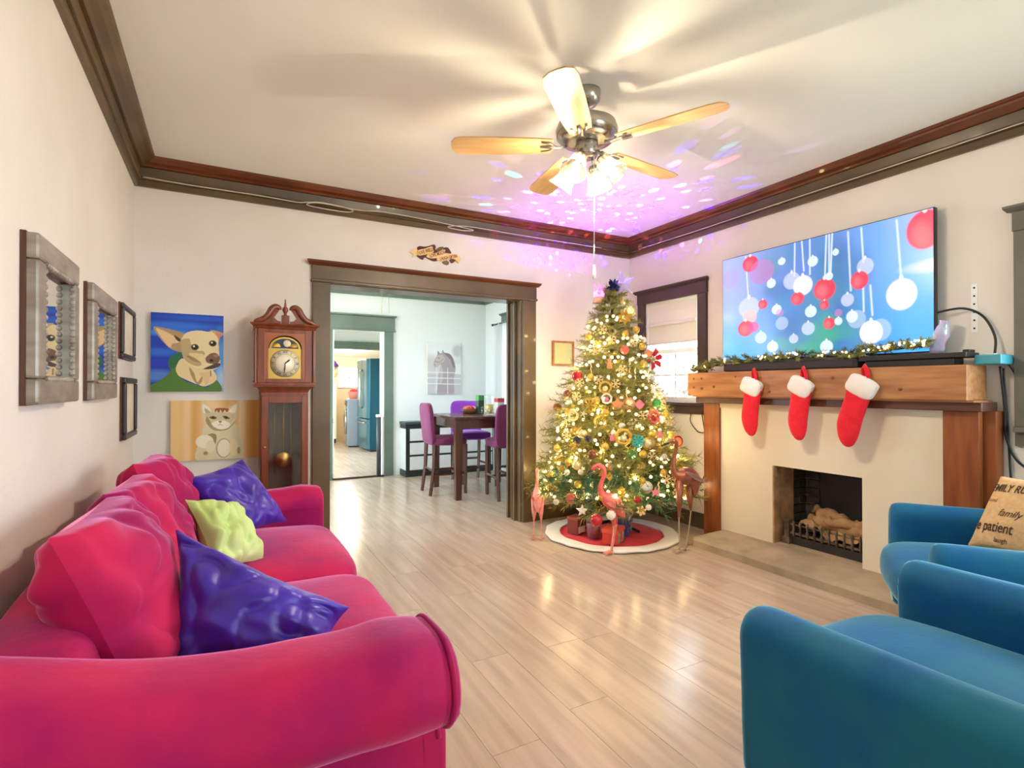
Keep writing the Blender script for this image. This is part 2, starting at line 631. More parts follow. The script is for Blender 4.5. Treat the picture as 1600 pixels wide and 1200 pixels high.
# kitchen, a lean-to with a falling ceiling
struct(MB().box(.2, 4.2, DY, 12.6, -.08, 0).build('floor_kitchen', M_floor))
struct(MB().add([(.2, 7.3, 2.5), (4.2, 7.3, 2.5), (4.2, 12.6, 1.86), (.2, 12.6, 1.86), (.2, 7.3, 2.6), (4.2, 7.3, 2.6), (4.2, 12.6, 1.96), (.2, 12.6, 1.96)],
                [(0, 1, 2, 3), (4, 5, 6, 7), (0, 1, 5, 4), (1, 2, 6, 5), (2, 3, 7, 6), (3, 0, 4, 7)]).build('ceiling_kitchen', M_ceil))
holes_wall('wall_kitchen_far', 'y', 12.4, .12, .2, 4.2, 0, 2.2, [(2.3, 2.78, 1.22, 1.62)], M_kwall)
holes_wall('wall_kitchen_right', 'x', 4.0, .12, DY + .14, 12.4, 0, 2.6, [(8.2, 9.6, .9, 1.9)], M_kwall)
holes_wall('wall_kitchen_left', 'x', .4, -.12, DY + .14, 12.4, 0, 2.6, [(8.2, 10.4, .7, 2.0)], M_kwall)  # opening out of view, added as a daylight source for the kitchen
struct(MB().box(.4, 4.0, 8.5, 8.62, 1.91, 2.5).build('wall_kitchen_header', M_dwall))
struct(MB().box(.4, 4.0, 8.46, 8.66, 1.80, 1.91).build('trim_kitchen_beam', M_green))
portal('portal_window', (4.15, 8.9, 1.4), (0, PI / 2, 0), 1.0, 1.4)
portal('portal_window', (.25, 9.3, 1.35), (0, -PI / 2, 0), 1.3, 2.2)  # serves the added, unseen opening in the kitchen left wall

# crown moulding of the living room: profile (distance from wall, z)
PR_LOW = [(0, 2.488), (.020, 2.488), (.024, 2.494), (.024, 2.528), (0, 2.528)]
PR_LEDGE = [(0, 2.528), (.036, 2.530), (.040, 2.536), (.036, 2.548), (.026, 2.552), (0, 2.552)]
PR_MID = [(0, 2.552), (.020, 2.554), (.034, 2.606), (0, 2.612)]
PR_TOP = [(0, 2.606), (.050, 2.608), (.062, 2.618), (.090, 2.628), (.112, 2.645), (.120, 2.660), (0, 2.660)]


def crown(name, fn, a0, a1, inset0, inset1, top):
    root = bpy.data.objects.new(name, None)
    COL.objects.link(root)
    struct(root)
    for nm, prof, m in (('lower_board', PR_LOW, M_trim), ('ledge', PR_LEDGE, M_trim), ('fascia', PR_MID, M_trim), ('cove', PR_TOP, top)):
        n = len(prof)
        vs = [fn(d, a0 + d * inset0, z) for d, z in prof] + [fn(d, a1 - d * inset1, z) for d, z in prof]
        fs = [tuple(range(n)), tuple(range(n, 2 * n))] + [(i, (i + 1) % n, n + (i + 1) % n, n + i) for i in range(n)]
        MB().add(vs, fs).build(nm, m, root)
    return root


crown('trim_1', lambda d, a, z: (XL + d, a, z), YF, YB, 1, 1, M_trim)
crown('trim_2', lambda d, a, z: (a, YB - d, z), XL, XR, 1, 1, M_trim_red)
crown('trim_3', lambda d, a, z: (XR - d, a, z), YF, YB, 1, 1, M_trim_red)
crown('trim_4', lambda d, a, z: (a, YF + d, z), XL, XR, 1, 1, M_trim_red)
struct(MB().prism([(0.05, 2.607), (.098, 2.632), (.10, 2.645), (.04, 2.618)], YF + .12, 1.66, lambda d, z, h: (XR - d - .012, h, z - .006)).build('trim_5', M_trim_red))
# dining crown: green flat board, far and right walls
struct(MB().box(DXL, DXR, DY - .03, DY, 2.43, ZC).box(DXL, DXR, DY - .05, DY, 2.60, ZC).build('trim_6', M_green, bevel=.004))
struct(MB().box(DXR - .03, DXR, YB + .2, DY, 2.43, ZC).box(DXR - .05, DXR, YB + .2, DY, 2.60, ZC).build('trim_7', M_green, bevel=.004))


def boards(name, lst, m, extra=None):
    root = bpy.data.objects.new(name, None)
    COL.objects.link(root)
    struct(root)
    for nm, b in lst:
        MB().box(*b).build(nm, m, root, bevel=.004)
    return root


# casing of the wide opening
cs = boards('door_1', [('side_casing', (.575, .70, YB - .03, YB, 0, 1.975)), ('side_casing', (2.345, 2.478, YB - .03, YB, 0, 1.975)),
                       ('head_casing', (.57, 2.484, YB - .03, YB, 1.995, 2.10)), ('head_fillet', (.565, 2.49, YB - .038, YB, 1.975, 1.995)),
                       ('jamb', (.69, .705, YB, YB + .2, 0, 1.985)), ('jamb', (2.33, 2.345, YB, YB + .2, 0, 1.985)), ('jamb', (.69, 2.345, YB, YB + .2, 1.97, 1.985)),
                       ('door_stop', (2.305, 2.33, YB + .07, YB + .10, 0, 1.97)), ('door_stop', (2.312, 2.33, YB + .12, YB + .135, 0, 1.97)),
                       ('side_casing', (.575, .70, YB + .2, YB + .23, 0, 1.975)), ('side_casing', (2.31, 2.478, YB + .2, YB + .23, 0, 1.975))], M_trim)
MB().prism([(0, 2.10), (.03, 2.10), (.055, 2.118), (.06, 2.132), (0, 2.132)], 0, 1, lambda d, z, h: ((.57 - d * .6) * (1 - h) + (2.484 + d * .6) * h, YB - d, z)).build('head_cap', M_trim_red, cs)
# door casing to the kitchen (green) and its head
boards('door_2', [('side_casing', (1.925, 2.05, DY - .03, DY, 0, 1.96)), ('side_casing', (1.125, 1.25, DY - .03, DY, 0, 1.96)), ('head_casing', (1.10, 2.07, DY - .035, DY, 1.975, 2.15)),
                  ('head_fillet', (1.09, 2.08, DY - .045, DY, 1.955, 1.975)), ('head_cap', (1.08, 2.09, DY - .06, DY, 2.15, 2.172))], M_green)
MB().box(1.905, 1.925, DY - .02, DY + .14, 0, 1.955).build('white_jamb', M_white, bpy.data.objects['door_2'])
MB().box(1.25, 1.27, DY - .02, DY + .14, 0, 1.955).build('white_jamb', M_white, bpy.data.objects['door_2'])

for nm, b in (('baseboard_back', (2.478, XR, YB - .016, YB, 0, .13)), ('baseboard_left', (XL, XL + .016, YF, YB, 0, .13)), ('baseboard_right', (XR - .016, XR, 3.09, YB, 0, .13)),
              ('baseboard_rear', (XL, .575, YB - .016, YB, 0, .13)), ('baseboard_window', (XR - .016, XR, YF, 1.27, 0, .13))):
    struct(MB().box(*b).build(nm, M_trim, bevel=.003))


def window_right(name, y0, y1, z0, z1, cas, xw, m=None, sl=.03):
    """double-hung window in a wall normal to x; xw = room face"""
    m = m or M_trim
    r = bpy.data.objects.new(name, None)
    COL.objects.link(r)
    struct(r)
    MB().box(xw - .025, xw, y0 - cas, y0, z0, z1).build('side_casing', m, r, bevel=.003)
    MB().box(xw - .025, xw, y1, y1 + cas, z0, z1).build('side_casing', m, r, bevel=.003)
    MB().box(xw - .028, xw, y0 - cas - .005, y1 + cas + .005, z1, z1 + .10).build('head_casing', m, r, bevel=.003)
    MB().prism([(0, z1 + .10), (.028, z1 + .10), (.05, z1 + .118), (.052, z1 + .13), (0, z1 + .13)], 0, 1,
               lambda d, z, h: (xw - d, (y0 - cas - .01 - d * .5) * (1 - h) + (y1 + cas + .01 + d * .5) * h, z)).build('head_cap', m, r)
    MB().box(xw - .05, xw + .06, y0 - cas - sl, y1 + cas + sl, z0 - .03, z0).build('sill', m, r, bevel=.004)
    MB().box(xw - .02, xw, y0 - cas, y1 + cas, z0 - .10, z0 - .03).build('apron', m, r, bevel=.003)
    xj = xw + .05
    for b in ((y0, y0 + .015), (y1 - .015, y1)):
        MB().box(xw, xw + .155, b[0], b[1], z0, z1).build('jamb', M_white, r)
    MB().box(xw, xw + .155, y0, y1, z1 - .015, z1).build('jamb', M_white, r)
    zm = z0 + (z1 - z0) * .5
    for k, (a, b, xx) in enumerate(((z0, zm + .02, xj), (zm - .02, z1 - .015, xj + .035))):
        s = MB()
        s.box(xx, xx + .03, y0 + .015, y0 + .055, a, b).box(xx, xx + .03, y1 - .055, y1 - .015, a, b)
        s.box(xx, xx + .03, y0 + .055, y1 - .055, a, a + .045).box(xx, xx + .03, y0 + .055, y1 - .055, b - .04, b)
        so = s.build('sash', M_white, r, bevel=.002)
        ym, zmid = (y0 + y1) / 2, (a + b) / 2
        MB().box(xx + .005, xx + .025, ym - .008, ym + .008, a + .045, b - .04).build('muntin', M_white, so)
        MB().box(xx + .006, xx + .024, y0 + .055, y1 - .055, zmid - .008, zmid + .008).build('muntin', M_white, so)
        MB().box(xx + .013, xx + .017, y0 + .05, y1 - .05, a + .04, b - .035).build('pane', M_pane, so)
    return r


# thin window glass that lets daylight straight through
M_pane = bpy.data.materials.new('window_glass')
M_pane.use_nodes = True
_n = M_pane.node_tree
for q in list(_n.nodes):
    _n.nodes.remove(q)
_o, _t, _g, _x = _n.nodes.new('ShaderNodeOutputMaterial'), _n.nodes.new('ShaderNodeBsdfTransparent'), _n.nodes.new('ShaderNodeBsdfGlossy'), _n.nodes.new('ShaderNodeMixShader')
_g.inputs['Roughness'].default_value = .02
_x.inputs[0].default_value = .06
_n.links.new(_t.outputs[0], _x.inputs[1])
_n.links.new(_g.outputs[0], _x.inputs[2])
_n.links.new(_x.outputs[0], _o.inputs[0])
window_right('window_1', W1[0], W1[1], W1[2], W1[3], .095, XR, m=mat('maroon_trim', '#3c2624', .4, col2='#4a3230', scale=4))
window_right('window_2', W2[0], W2[1], W2[2], W2[3], .115, XR, sl=-.002, m=mat('grey_casing', '#5b5a50', .5, col2='#6b695d', scale=4))
window_right('window_3', 5.75, 6.55, .8, 2.1, .09, DXR, m=M_green)
kw = struct(MB().box(2.27, 2.81, 12.37, 12.40, 1.19, 1.22).box(2.27, 2.81, 12.37, 12.40, 1.62, 1.65).box(2.27, 2.30, 12.37, 12.40, 1.22, 1.62).box(2.78, 2.81, 12.37, 12.40, 1.22, 1.62)
            .box(2.53, 2.55, 12.42, 12.44, 1.22, 1.62).box(2.40, 2.41, 12.42, 12.44, 1.22, 1.62).box(2.66, 2.67, 12.42, 12.44, 1.22, 1.62).box(2.30, 2.78, 12.42, 12.44, 1.41, 1.43).build('window_4', M_white))
MB().box(2.30, 2.78, 12.445, 12.45, 1.22, 1.62).build('pane', M_pane, kw)
# outdoors seen through the small window
struct(MB().box(-12, 30, -14, 30, -.7, -.6).build('ground', mat('winter_grass', '#8c8a6e', .9, col2='#a39c84', scale=3)))
M_twig = mat('grey_bark', '#8f867c', .9)
for k, (tx, ty, sd) in enumerate(((6.6, 6.3, 3), (8.2, 8.6, 5), (8.6, 6.9, 9))):
    tr = thing('bare_tree', ['bare grey tree closest outside the window behind the decorated tree', 'bare grey tree farther out through the small window, left one', 'bare grey tree farther out through the small window, right one'][k], 'tree', (tx, ty, -.6))
    r2 = random.Random(sd)
    MB().tube([(0, 0, 0), (.05, .03, .9), (.0, .1, 1.9), (.08, 0, 3.4)], [.13, .10, .07, .03], 8).build('trunk', M_twig, tr)
    for j in range(9):
        z = r2.uniform(.7, 3.0)
        a = r2.uniform(0, 2 * PI)
        L = r2.uniform(.7, 1.5)
        b = MB()
        p0 = Vector((.03, .03, z))
        e = p0 + Vector((math.cos(a) * L, math.sin(a) * L, L * .6))
        b.tube([p0, (p0 + e) / 2 + Vector((0, 0, .1)), e], [.03, .018, .006], 5)
        for q in range(10):
            t = r2.uniform(.2, 1)
            s0 = p0.lerp(e, t) + Vector((0, 0, .1 * (1 - abs(2 * t - 1))))
            d = Vector((r2.uniform(-1, 1), r2.uniform(-1, 1), r2.uniform(-.2, 1))).normalized() * r2.uniform(.2, .5)
            b.tube([s0, s0 + d * .5 + Vector((0, 0, .03)), s0 + d], [.008, .005, .002], 4)
        b.build('branch', M_twig, tr)
# ------------------------------------------------------------------ sofa along the left wall
sofa = thing('sofa', 'long crimson velvet sofa along the white left wall', 'sofa', (0, 0, 0))
MB().box(-.46, .43, 1.14, 3.28, .07, .30).build('base', M_red_velvet, sofa, bevel=.02, seg=3)
for sx, sy in ((-.42, 1.2), (.38, 1.2), (-.42, 3.2), (.38, 3.2)):
    MB().lathe([(.028, .08), (.022, 0)], 12, (sx, sy, 0)).build('leg', M_dark, sofa)


def rolled_arm(y_in, y_out, top, x0, x1, roll):
    """arm running along x; y_in inner face, rolls outwards to y_out"""
    sg = 1 if y_out > y_in else -1
    W = abs(y_out - y_in)
    prof = [(0, .10), (0, .42), (.004, top - .10)]
    c, r = (.105, top - .105), .105
    for k in range(7):
        g = PI - PI * .5 * k / 6
        prof.append((c[0] + r * math.cos(g), c[1] + r * math.sin(g)))
    c2, r2 = (W - roll, top - roll), roll
    for k in range(10):
        g = PI / 2 - (PI * 1.02) * k / 9
        prof.append((c2[0] + r2 * math.cos(g), c2[1] + r2 * math.sin(g)))
    prof += [(W - roll * 1.15, top - roll * 2.05), (W - roll * 1.05, top - roll * 2.4), (W - roll * .95, .10)]
    n = len(prof)
    N = 34
    vs, fs = [], []
    for i in range(N + 1):
        t = i / N
        x = x0 + (x1 - x0) * t
        # front end swells and rounds over
        f = max(0, (t - .9) / .1)
        shrink = 1 - .04 * f ** 3
        bul = 1 + .05 * math.exp(-((t - .88) / .06) ** 2) - .04 * (1 - t)
        rise = .125 * max(0, (.6 - t) / .6) ** 1.6 if y_in < 2 else .03 * max(0, (.25 - t) / .25) ** 2
        for d, z in prof:
            cz = .45
            zz = cz + (z - cz) * (shrink if z > .3 else 1) * (bul if z > cz else 1) + (rise if z > .4 else 0)
            dd = W / 2 + (d - W / 2) * shrink * bul
            p = Vector((x, y_in + sg * dd, zz))
            q = noise.noise_vector(Vector((x * 4, d * 9, z * 7)) + Vector((y_in * 3, 0, 0)))
            p += q * .007
            vs.append(p)
    for i in range(N):
        for k in range(n):
            k2 = (k + 1) % n
            fs.append((i * n + k, i * n + k2, (i + 1) * n + k2, (i + 1) * n + k))
    fs.append(tuple(range(n)))
    fs.append(tuple(N * n + k for k in range(n)))
    mb = MB().add(vs, fs, 0, True)
    # piping round the front panel
    mb.front = [vs[N * n + k] for k in range(n)]
    return mb


a1 = rolled_arm(1.355, 1.055, .645, -.47, .44, .105)
ao = a1.build('arm', M_red_velvet, sofa, subsurf=1)
MB().tube([Vector((.440, p.y, p.z)) for p in spline(a1.front[1:-1], 2)], .006, 8).build('piping', M_red_velvet, ao)
fp = MB()
cen = Vector((.5, 1.2, .45))
k0 = len(a1.front)
ringA = [Vector((.405, 1.205 + (p.y - 1.205) * .985, p.z)) for p in a1.front]
ringB = [Vector((.458, 1.2 + (p.y - 1.2) * .93, .45 + (p.z - .45) * .94 if p.z > .3 else p.z)) for p in a1.front]
ringM = [Vector((.446, p.y, p.z)) for p in ringA]
fp.add(ringA + ringM + ringB, [(j * k0 + i, j * k0 + (i + 1) % k0, (j + 1) * k0 + (i + 1) % k0, (j + 1) * k0 + i) for j in (0, 1) for i in range(k0)] + [tuple(range(2 * k0, 3 * k0))], 0, True)
fp.build('front_panel', M_red_velvet, ao)
a2 = rolled_arm(3.06, 3.30, .645, -.47, .50, .09)
a2.build('arm', M_red_velvet, sofa, subsurf=1)
# back: a slab with a soft rolled top
soft_box(.24, 2.06, .58, 18, 6, (.02, .0, .015), .012, 5, 3, (-.345, 2.25, .40)).build('backrest', M_red_velvet, sofa, subsurf=1)
for k, (ya, yb) in enumerate(((1.36, 2.19), (2.20, 3.055))):
    soft_box(.76, yb - ya, .21, 16, 7, (.015, .0, .035), .006, 5, k + 1, (.125, (ya + yb) / 2, .375)).build('seat_cushion', M_red_velvet, sofa, subsurf=1)
# loose back cushions: big slumped pillows
for k, (ya, yb, xo, zt) in enumerate(((1.42, 2.04, -.03, .885), (1.99, 2.58, -.03, .875), (2.53, 3.06, -.02, .90))):
    pm_ = pillow_mb((-.29 + xo, ya + .02, zt), (-.28 + xo, yb, zt - .02), (-.12 + xo, ya, .475), (-.12 + xo, yb - .01, .475), .27, 34, .022, (11, 5, 17)[k], pinch=.05, ex=.30)
    pm_.build('back_cushion', M_red_velvet, sofa, subsurf=1)

p = pillow_mb((-.115, 1.76, .805), (.315, 1.53, .585), (-.12, 1.54, .50), (.22, 1.45, .44), .22, 40, .018, 3)
tag(p.build('throw_pillow', M_purple, subsurf=1), 'purple satin pillow leaning behind the near sofa arm', 'pillow')
p = pillow_mb((-.17, 2.86, .785), (.09, 3.06, .835), (.06, 2.80, .49), (.30, 3.00, .505), .17, 30, .016, 8)
tag(p.build('throw_pillow', M_purple, subsurf=1), 'purple satin pillow in the far corner of the sofa', 'pillow')
p = pillow_mb((-.13, 2.46, .76), (.06, 2.60, .70), (-.02, 2.26, .52), (.15, 2.40, .49), .15, 30, .018, 5)
tag(p.build('throw_pillow', M_lime, subsurf=1), 'lime green satin pillow between the two purple ones', 'pillow')

# ------------------------------------------------------------------ armchairs


def arm_mb(xc, wdt, h, y0, y1):
    """upholstered arm: flat sides, rounded top, along y"""
    prof = [(-wdt / 2, .09), (-wdt / 2, .30), (-wdt / 2 - .004, h - .09)]
    for k in range(9):
        g = PI - PI * k / 8
        prof.append(((wdt / 2 + .006) * math.cos(g), h - .07 + .07 * math.sin(g)))
    prof += [(wdt / 2 + .004, h - .09), (wdt / 2, .30), (wdt / 2, .09)]
    n = len(prof)
    N = 24
    vs, fs = [], []
    for i in range(N + 1):
        t = i / N
        y = y0 + (y1 - y0) * t
        e = max(0, (t - .93) / .07)
        s = 1 - .16 * e ** 2.6
        for d, z in prof:
            zz = z if z < .2 else .2 + (z - .2) * (1 - .035 * e ** 2)
            v = Vector((xc + d * s, y, zz))
            v += noise.noise_vector(Vector((d * 8, y * 4, z * 6))) * .006
            vs.append(v)
    for i in range(N):
        for k in range(n):
            k2 = (k + 1) % n
            fs.append((i * n + k, i * n + k2, (i + 1) * n + k2, (i + 1) * n + k))
    fs += [tuple(range(n)), tuple(N * n + k for k in range(n))]
    return MB().add(vs, fs, 0, True)


def armchair(label, loc, rz):
    """origin: floor point under the middle of the front edge; faces +y"""
    t = thing('armchair', label, 'armchair', loc, rz, 'pair of blue velvet armchairs')
    arm_mb(-.395, .135, .62, -.80, 0).build('arm', M_blue_velvet, t, subsurf=1)
    arm_mb(.395, .135, .62, -.80, 0).build('arm', M_blue_velvet, t, subsurf=1)
    MB().box(-.33, .33, -.78, -.03, .09, .29).build('base', M_blue_velvet, t, bevel=.02, seg=3)
    soft_box(.655, .70, .19, 14, 6, (.0, .03, .035), .005, 5, 2, (0, -.30, .365)).build('seat_cushion', M_blue_velvet, t, subsurf=1)
    soft_box(.66, .16, .70, 14, 6, (.0, .03, .02), .006, 5, 5, (0, -.74, .58), ).build('backrest', M_blue_velvet, t, subsurf=1)
    for sx in (-.38, .38):
        for sy in (-.74, -.08):
            MB().lathe([(.022, .10), (.016, 0)], 10, (sx, sy, 0)).build('leg', M_dark, t)
    return t


CA, CB = (1.668, .975, 0), (2.66, 1.25, 0)
armchair('blue velvet armchair in front, its plain side panel facing the sofa', CA, 0)
armchair('blue velvet armchair by the fireplace holding the burlap word pillow', CB, math.radians(35.4))
RB = Matrix.Translation(CB) @ Matrix.Rotation(math.radians(35.4), 4, 'Z')
pc = [RB @ Vector(q) for q in ((.32, -.42, .79), (.08, -.66, .80), (.25, -.28, .47), (.02, -.52, .46))]
pb = pillow_mb(pc[0], pc[1], pc[2], pc[3], .14, 26, .004, 2, pinch=.05)
wp = tag(pb.build('word_pillow', M_burlap, subsurf=1), 'tan burlap pillow printed with brown words on the blue chair', 'pillow')


def print_on(body, size, u, v, su, sv, bold=0., shear=0.):
    me = text_mesh(body, size, bold, .0, shear)
    bm = bmesh.new()
    bm.from_mesh(me)
    bmesh.ops.triangulate(bm, faces=bm.faces)
    bmesh.ops.subdivide_edges(bm, edges=[e for e in bm.edges if e.calc_length() > .02], cuts=2)
    for q in bm.verts:
        uu, vv = u + q.co.x * su, v - q.co.y * sv
        side = 1 if SIDE > 0 else -1
        pp = pb.pt(max(-.97, min(.97, uu)), max(-.97, min(.97, vv)), side)
        q.co = pp + pb.nrm * side * .0022
    bm.to_mesh(me)
    bm.free()
    me.materials.append(M_ink)
    return obj('lettering', me, wp)


SIDE = 1 if pb.nrm.dot(Vector((0, 0, 1.2)) - Vector(CB)) > 0 else -1
print_on('EMILY RULES', 1., -.38, -.60, .20, .30, .02)
print_on('kind', 1., -.72, -.25, .14, .16)
print_on('family', 1., -.20, .06, .22, .26, 0, .3)
print_on('be patient', 1., -.50, .44, .25, .36, .01)
print_on('laugh', 1., -.2, .74, .15, .18)
# ------------------------------------------------------------------ mantelpiece, firebox, hearth
man = thing('mantelpiece', 'rough wooden fireplace mantelpiece under the television', 'mantelpiece', (0, 0, 0))
MB().box(3.36, XR, 1.294, 3.168, 1.130, 1.318).build('beam', M_oak, man, bevel=.006)
for ky, kz, kr in ((3.10, 1.27, .010), (3.10, 1.20, .012), (3.02, 1.27, .011), (3.02, 1.19, .015), (2.90, 1.205, .013), (2.70, 1.28, .009), (2.42, 1.17, .012), (1.98, 1.26, .013), (1.60, 1.19, .012)):
    MB().lathe([(.001, .0), (1, .0), (1.0, .0012), (.001, .0016)], 12, (3.3605, ky, kz), M=Matrix.Diagonal((1, kr, kr * .8)).to_4x4() @ Matrix.Rotation(-PI / 2, 4, 'Y')).build('knot', mat('wood_knot', '#7d4f2a', .6), man)
MB().box(3.375, XR, 1.27, 3.13, 1.122, 1.130).build('beam_ledge', M_oak, man)
MB().box(3.405, XR, 1.25, 3.12, 1.075, 1.122).build('lintel_board', M_darkwood, man, bevel=.003)
for y0, y1 in ((2.93, 3.085), (1.28, 1.44)):
    MB().box(3.455, XR, y0, y1, .0, 1.075).build('pillar', M_pillarwood, man, bevel=.004)
MB().box(3.50, XR, 1.225, 1.28, .0, 1.075).build('pillar_return', M_pillarwood, man, bevel=.003)
sur = struct(MB().box(3.475, XR, 1.44, FB[0], 0, 1.04).box(3.475, XR, FB[1], 2.93, 0, 1.04).box(3.475, XR, FB[0], FB[1], FB[3], 1.04).box(3.462, XR, 1.44, 2.93, 1.04, 1.075).build('wall_chimney', M_plaster))
# firebox: bricks left, rear and right, each brick an object
fb = bpy.data.objects.new('wall_firebox', None)
COL.objects.link(fb)
struct(fb)
XB = 3.86
MB().box(3.56, XB + .1, FB[0] - .1, FB[0] - .012, -.0, .75).box(3.56, XB + .1, FB[1] + .012, FB[1] + .1, 0, .75).box(XB + .012, XB + .1, FB[0] - .1, FB[1] + .1, 0, .75).box(3.60, XB + .1, FB[0] - .1, FB[1] + .1, .68, .75).build('mortar', M_mortar, fb)
MB().box(3.476, 3.70, FB[1] - .012, FB[1] + .03, .085, FB[3]).build('plaster_reveal', mat('scorched_plaster', '#c79e74', .8, col2='#8f7256', scale=9, bump=.2), fb)
MB().box(3.475, XB, FB[0], FB[1], .0, .085).build('firebox_floor', M_stone, fb)
BL, BH = .20, .062
bmesh_ = MB().box(-BL / 2 + .005, BL / 2 - .005, -.012, .012, -BH / 2 + .005, BH / 2 - .005).mesh('brick', M_brick)
for r in range(9):
    z = .085 + BH * (r + .5)
    o0 = (r % 2) * BL / 2
    x = 3.56 + .02 - o0
    while x < XB - .01:
        a, b = max(x, 3.56), min(x + BL, XB)
        if b - a > .03:
            for yy in (FB[1] + .006, FB[0] - .006):
                obj('brick', bmesh_, fb, ((a + b) / 2, yy + rng.uniform(-.002, .002), z), None, ((b - a) / BL, 1, 1))
        x += BL
    y = FB[0] - o0
    while y < FB[1] - .01:
        a, b = max(y, FB[0]), min(y + BL, FB[1])
        if b - a > .03:
            obj('brick', bmesh_, fb, (XB + .006 + rng.uniform(-.002, .002), (a + b) / 2, z), (0, 0, PI / 2), ((b - a) / BL, 1, 1))
        y += BL
# soot-black fireback plate
tag(MB().box(XB - .035, XB - .02, FB[0] + .01, FB[1] - .13, .085, .62).build('fireback_plate', M_soot, bevel=.006), 'sooty black metal plate at the rear of the firebox', 'fireback')
hv = []
h = MB()
N = 40
for i in range(N + 1):
    y = 1.20 + (2.895 - 1.20) * i / N
    j = lambda s: noise.noise(Vector((y * 5, s, 0))) * .008
    hv += [(3.125 + j(1), y, 0), (3.122 + j(2), y, .05), (3.135 + j(3) * 2, y, .070), (3.30, y, .078), (3.474, y, .082), (3.474, y, 0)]
fs = [(i * 6 + k, i * 6 + (k + 1) % 6, (i + 1) * 6 + (k + 1) % 6, (i + 1) * 6 + k) for i in range(N) for k in range(6)] + [tuple(range(6)), tuple(N * 6 + k for k in range(6))]
tag(h.add(hv, fs).build('hearth_slab', M_stone), 'worn raised concrete hearth slab in front of the fireplace', 'hearth')
# electric log insert
li = thing('log_insert', 'fake log fire with iron basket front inside the firebox', 'fire insert', (3.60, 2.15, .085))
bed = MB()
r4 = random.Random(4)
n1, n2 = 26, 12
vs = []
for i in range(n1 + 1):
    for k in range(n2 + 1):
        y, x = -.235 + .47 * i / n1, .03 + .16 * k / n2
        z = .10 + .10 * (k / n2) + .09 * noise.noise(Vector((y * 9, x * 11, 2))) + .03 * noise.noise(Vector((y * 28, x * 26, 5)))
        vs.append((x, y, max(.06, z)))
bed.add(vs, [(i * (n2 + 1) + k, (i + 1) * (n2 + 1) + k, (i + 1) * (n2 + 1) + k + 1, i * (n2 + 1) + k + 1) for i in range(n1) for k in range(n2)])
bed.build('ember_bed', M_log, li)
for (p0, p1, r) in (((.13, .22, .17), (.10, -.20, .15), .042), ((.17, .20, .23), (.13, -.02, .20), .038), ((.06, .05, .19), (.15, -.22, .20), .036)):
    a, b = Vector(p0), Vector(p1)
    P = [a.lerp(b, t / 7) + noise.noise_vector(a * 9 + Vector((t * 1.3, 0, 0))) * .03 for t in range(8)]
    MB().tube(P, [r * (1 + .55 * noise.noise(Vector((t * 1.7, r * 90, 0)))) for t in range(8)], 9).build('log', M_log, li)
for z, hgt in ((.07, .016), (.135, .010)):
    MB().box(-.035, -.022, -.275, .275, z, z + hgt).build('grate_rail', M_iron, li, bevel=.002)
for i in range(10):
    y = -.225 + .45 * i / 9
    MB().tube([(-.035, y, .062), (-.043, y, .09), (-.040, y, .12), (-.046, y, .15), (-.036, y, .165)], [.009, .012, .008, .013, .006], 8, flat=.7).build('grate_bar', M_iron, li)
for y in (-.275, .275):
    MB().box(-.05, -.02, y - .018, y + .018, .0, .16).box(-.055, -.015, y - .024, y + .024, .16, .172).box(-.06, -.01, y - .026, y + .026, 0, .05).build('grate_post', M_iron, li, bevel=.003)
MB().box(-.03, .19, -.25, .25, .0, .058).build('burner_case', M_soot, li, bevel=.004)

# ------------------------------------------------------------------ television
tv = thing('television', 'large flat television showing hanging red and white baubles', 'television', (3.508, 2.217, 1.40))
MB().box(0, .035, -.722, .722, 0, .815).build('case', M_dark, tv, bevel=.003)
MB().box(.035, .078, -.3, .3, .2, .6).build('wall_bracket', M_dark, tv)
cv = Canvas(1.77, 1.0, 400, 226)
u, v = cv.U / 1.77, cv.V
g = lambda h: np.array(lin(h)[:3])
t1 = np.clip((u - .05) / .35, 0, 1)[..., None]
t2 = np.clip((u - .62) / .3, 0, 1)[..., None]
base = g('#a9b4f4') * (1 - t1) + g('#5f86cc') * t1
base = base * (1 - t2) + g('#6fb0f2') * t2
vv = np.clip((v - .35) / .65, 0, 1)[..., None]
lo = (g('#5cc0f6') * (1 - t1) + g('#1f6fae') * t1) * (1 - t2) + g('#46a9f0') * t2
cv.img = base * (1 - vv) + lo * vv
tr_ = np.clip((u - .8) / .2, 0, 1) * np.clip((.4 - v) / .4, 0, 1)
cv.fill(tr_, '#c9b8f2', .7)
r5 = random.Random(11)
for k in range(60):
    cv.ell(r5.uniform(.45, 1.35), r5.uniform(.05, 1.), r5.uniform(.05, .16), r5.uniform(.06, .2), r5.choice(['#2c5f9e', '#3f78b8', '#1f4f86', '#2a8a8c', '#5b8fcf', '#4d9a78', '#6a7fc4']), .20, .9)
for k in range(9):
    cv.ell(r5.uniform(.55, 1.15), r5.uniform(.7, .95), .14, .05, '#3aa57c', .4, .9, r5.uniform(-.6, .6))
for a in [(0.147, 0.016, 0.162, 0.391), (0.425, -0.001, 0.422, 0.291), (0.579, 0.0, 0.572, 0.329), (0.592, 0.0, 0.591, 0.325), (0.606, 0.001, 0.598, 0.328), (0.676, 0.022, 0.687, 0.491), (0.732, 0.017, 0.74, 0.283), (0.739, 0.475, 0.741, 0.667), (0.768, 0.474, 0.776, 0.704), (0.871, 0.025, 0.886, 0.442), (.5, 0, .5, .3), (.46, 0, .47, .26)]:
    cv.line([(a[0] * 1.77, a[1]), (a[2] * 1.77, a[3])], .012, '#eaf2ff', .75, .8)
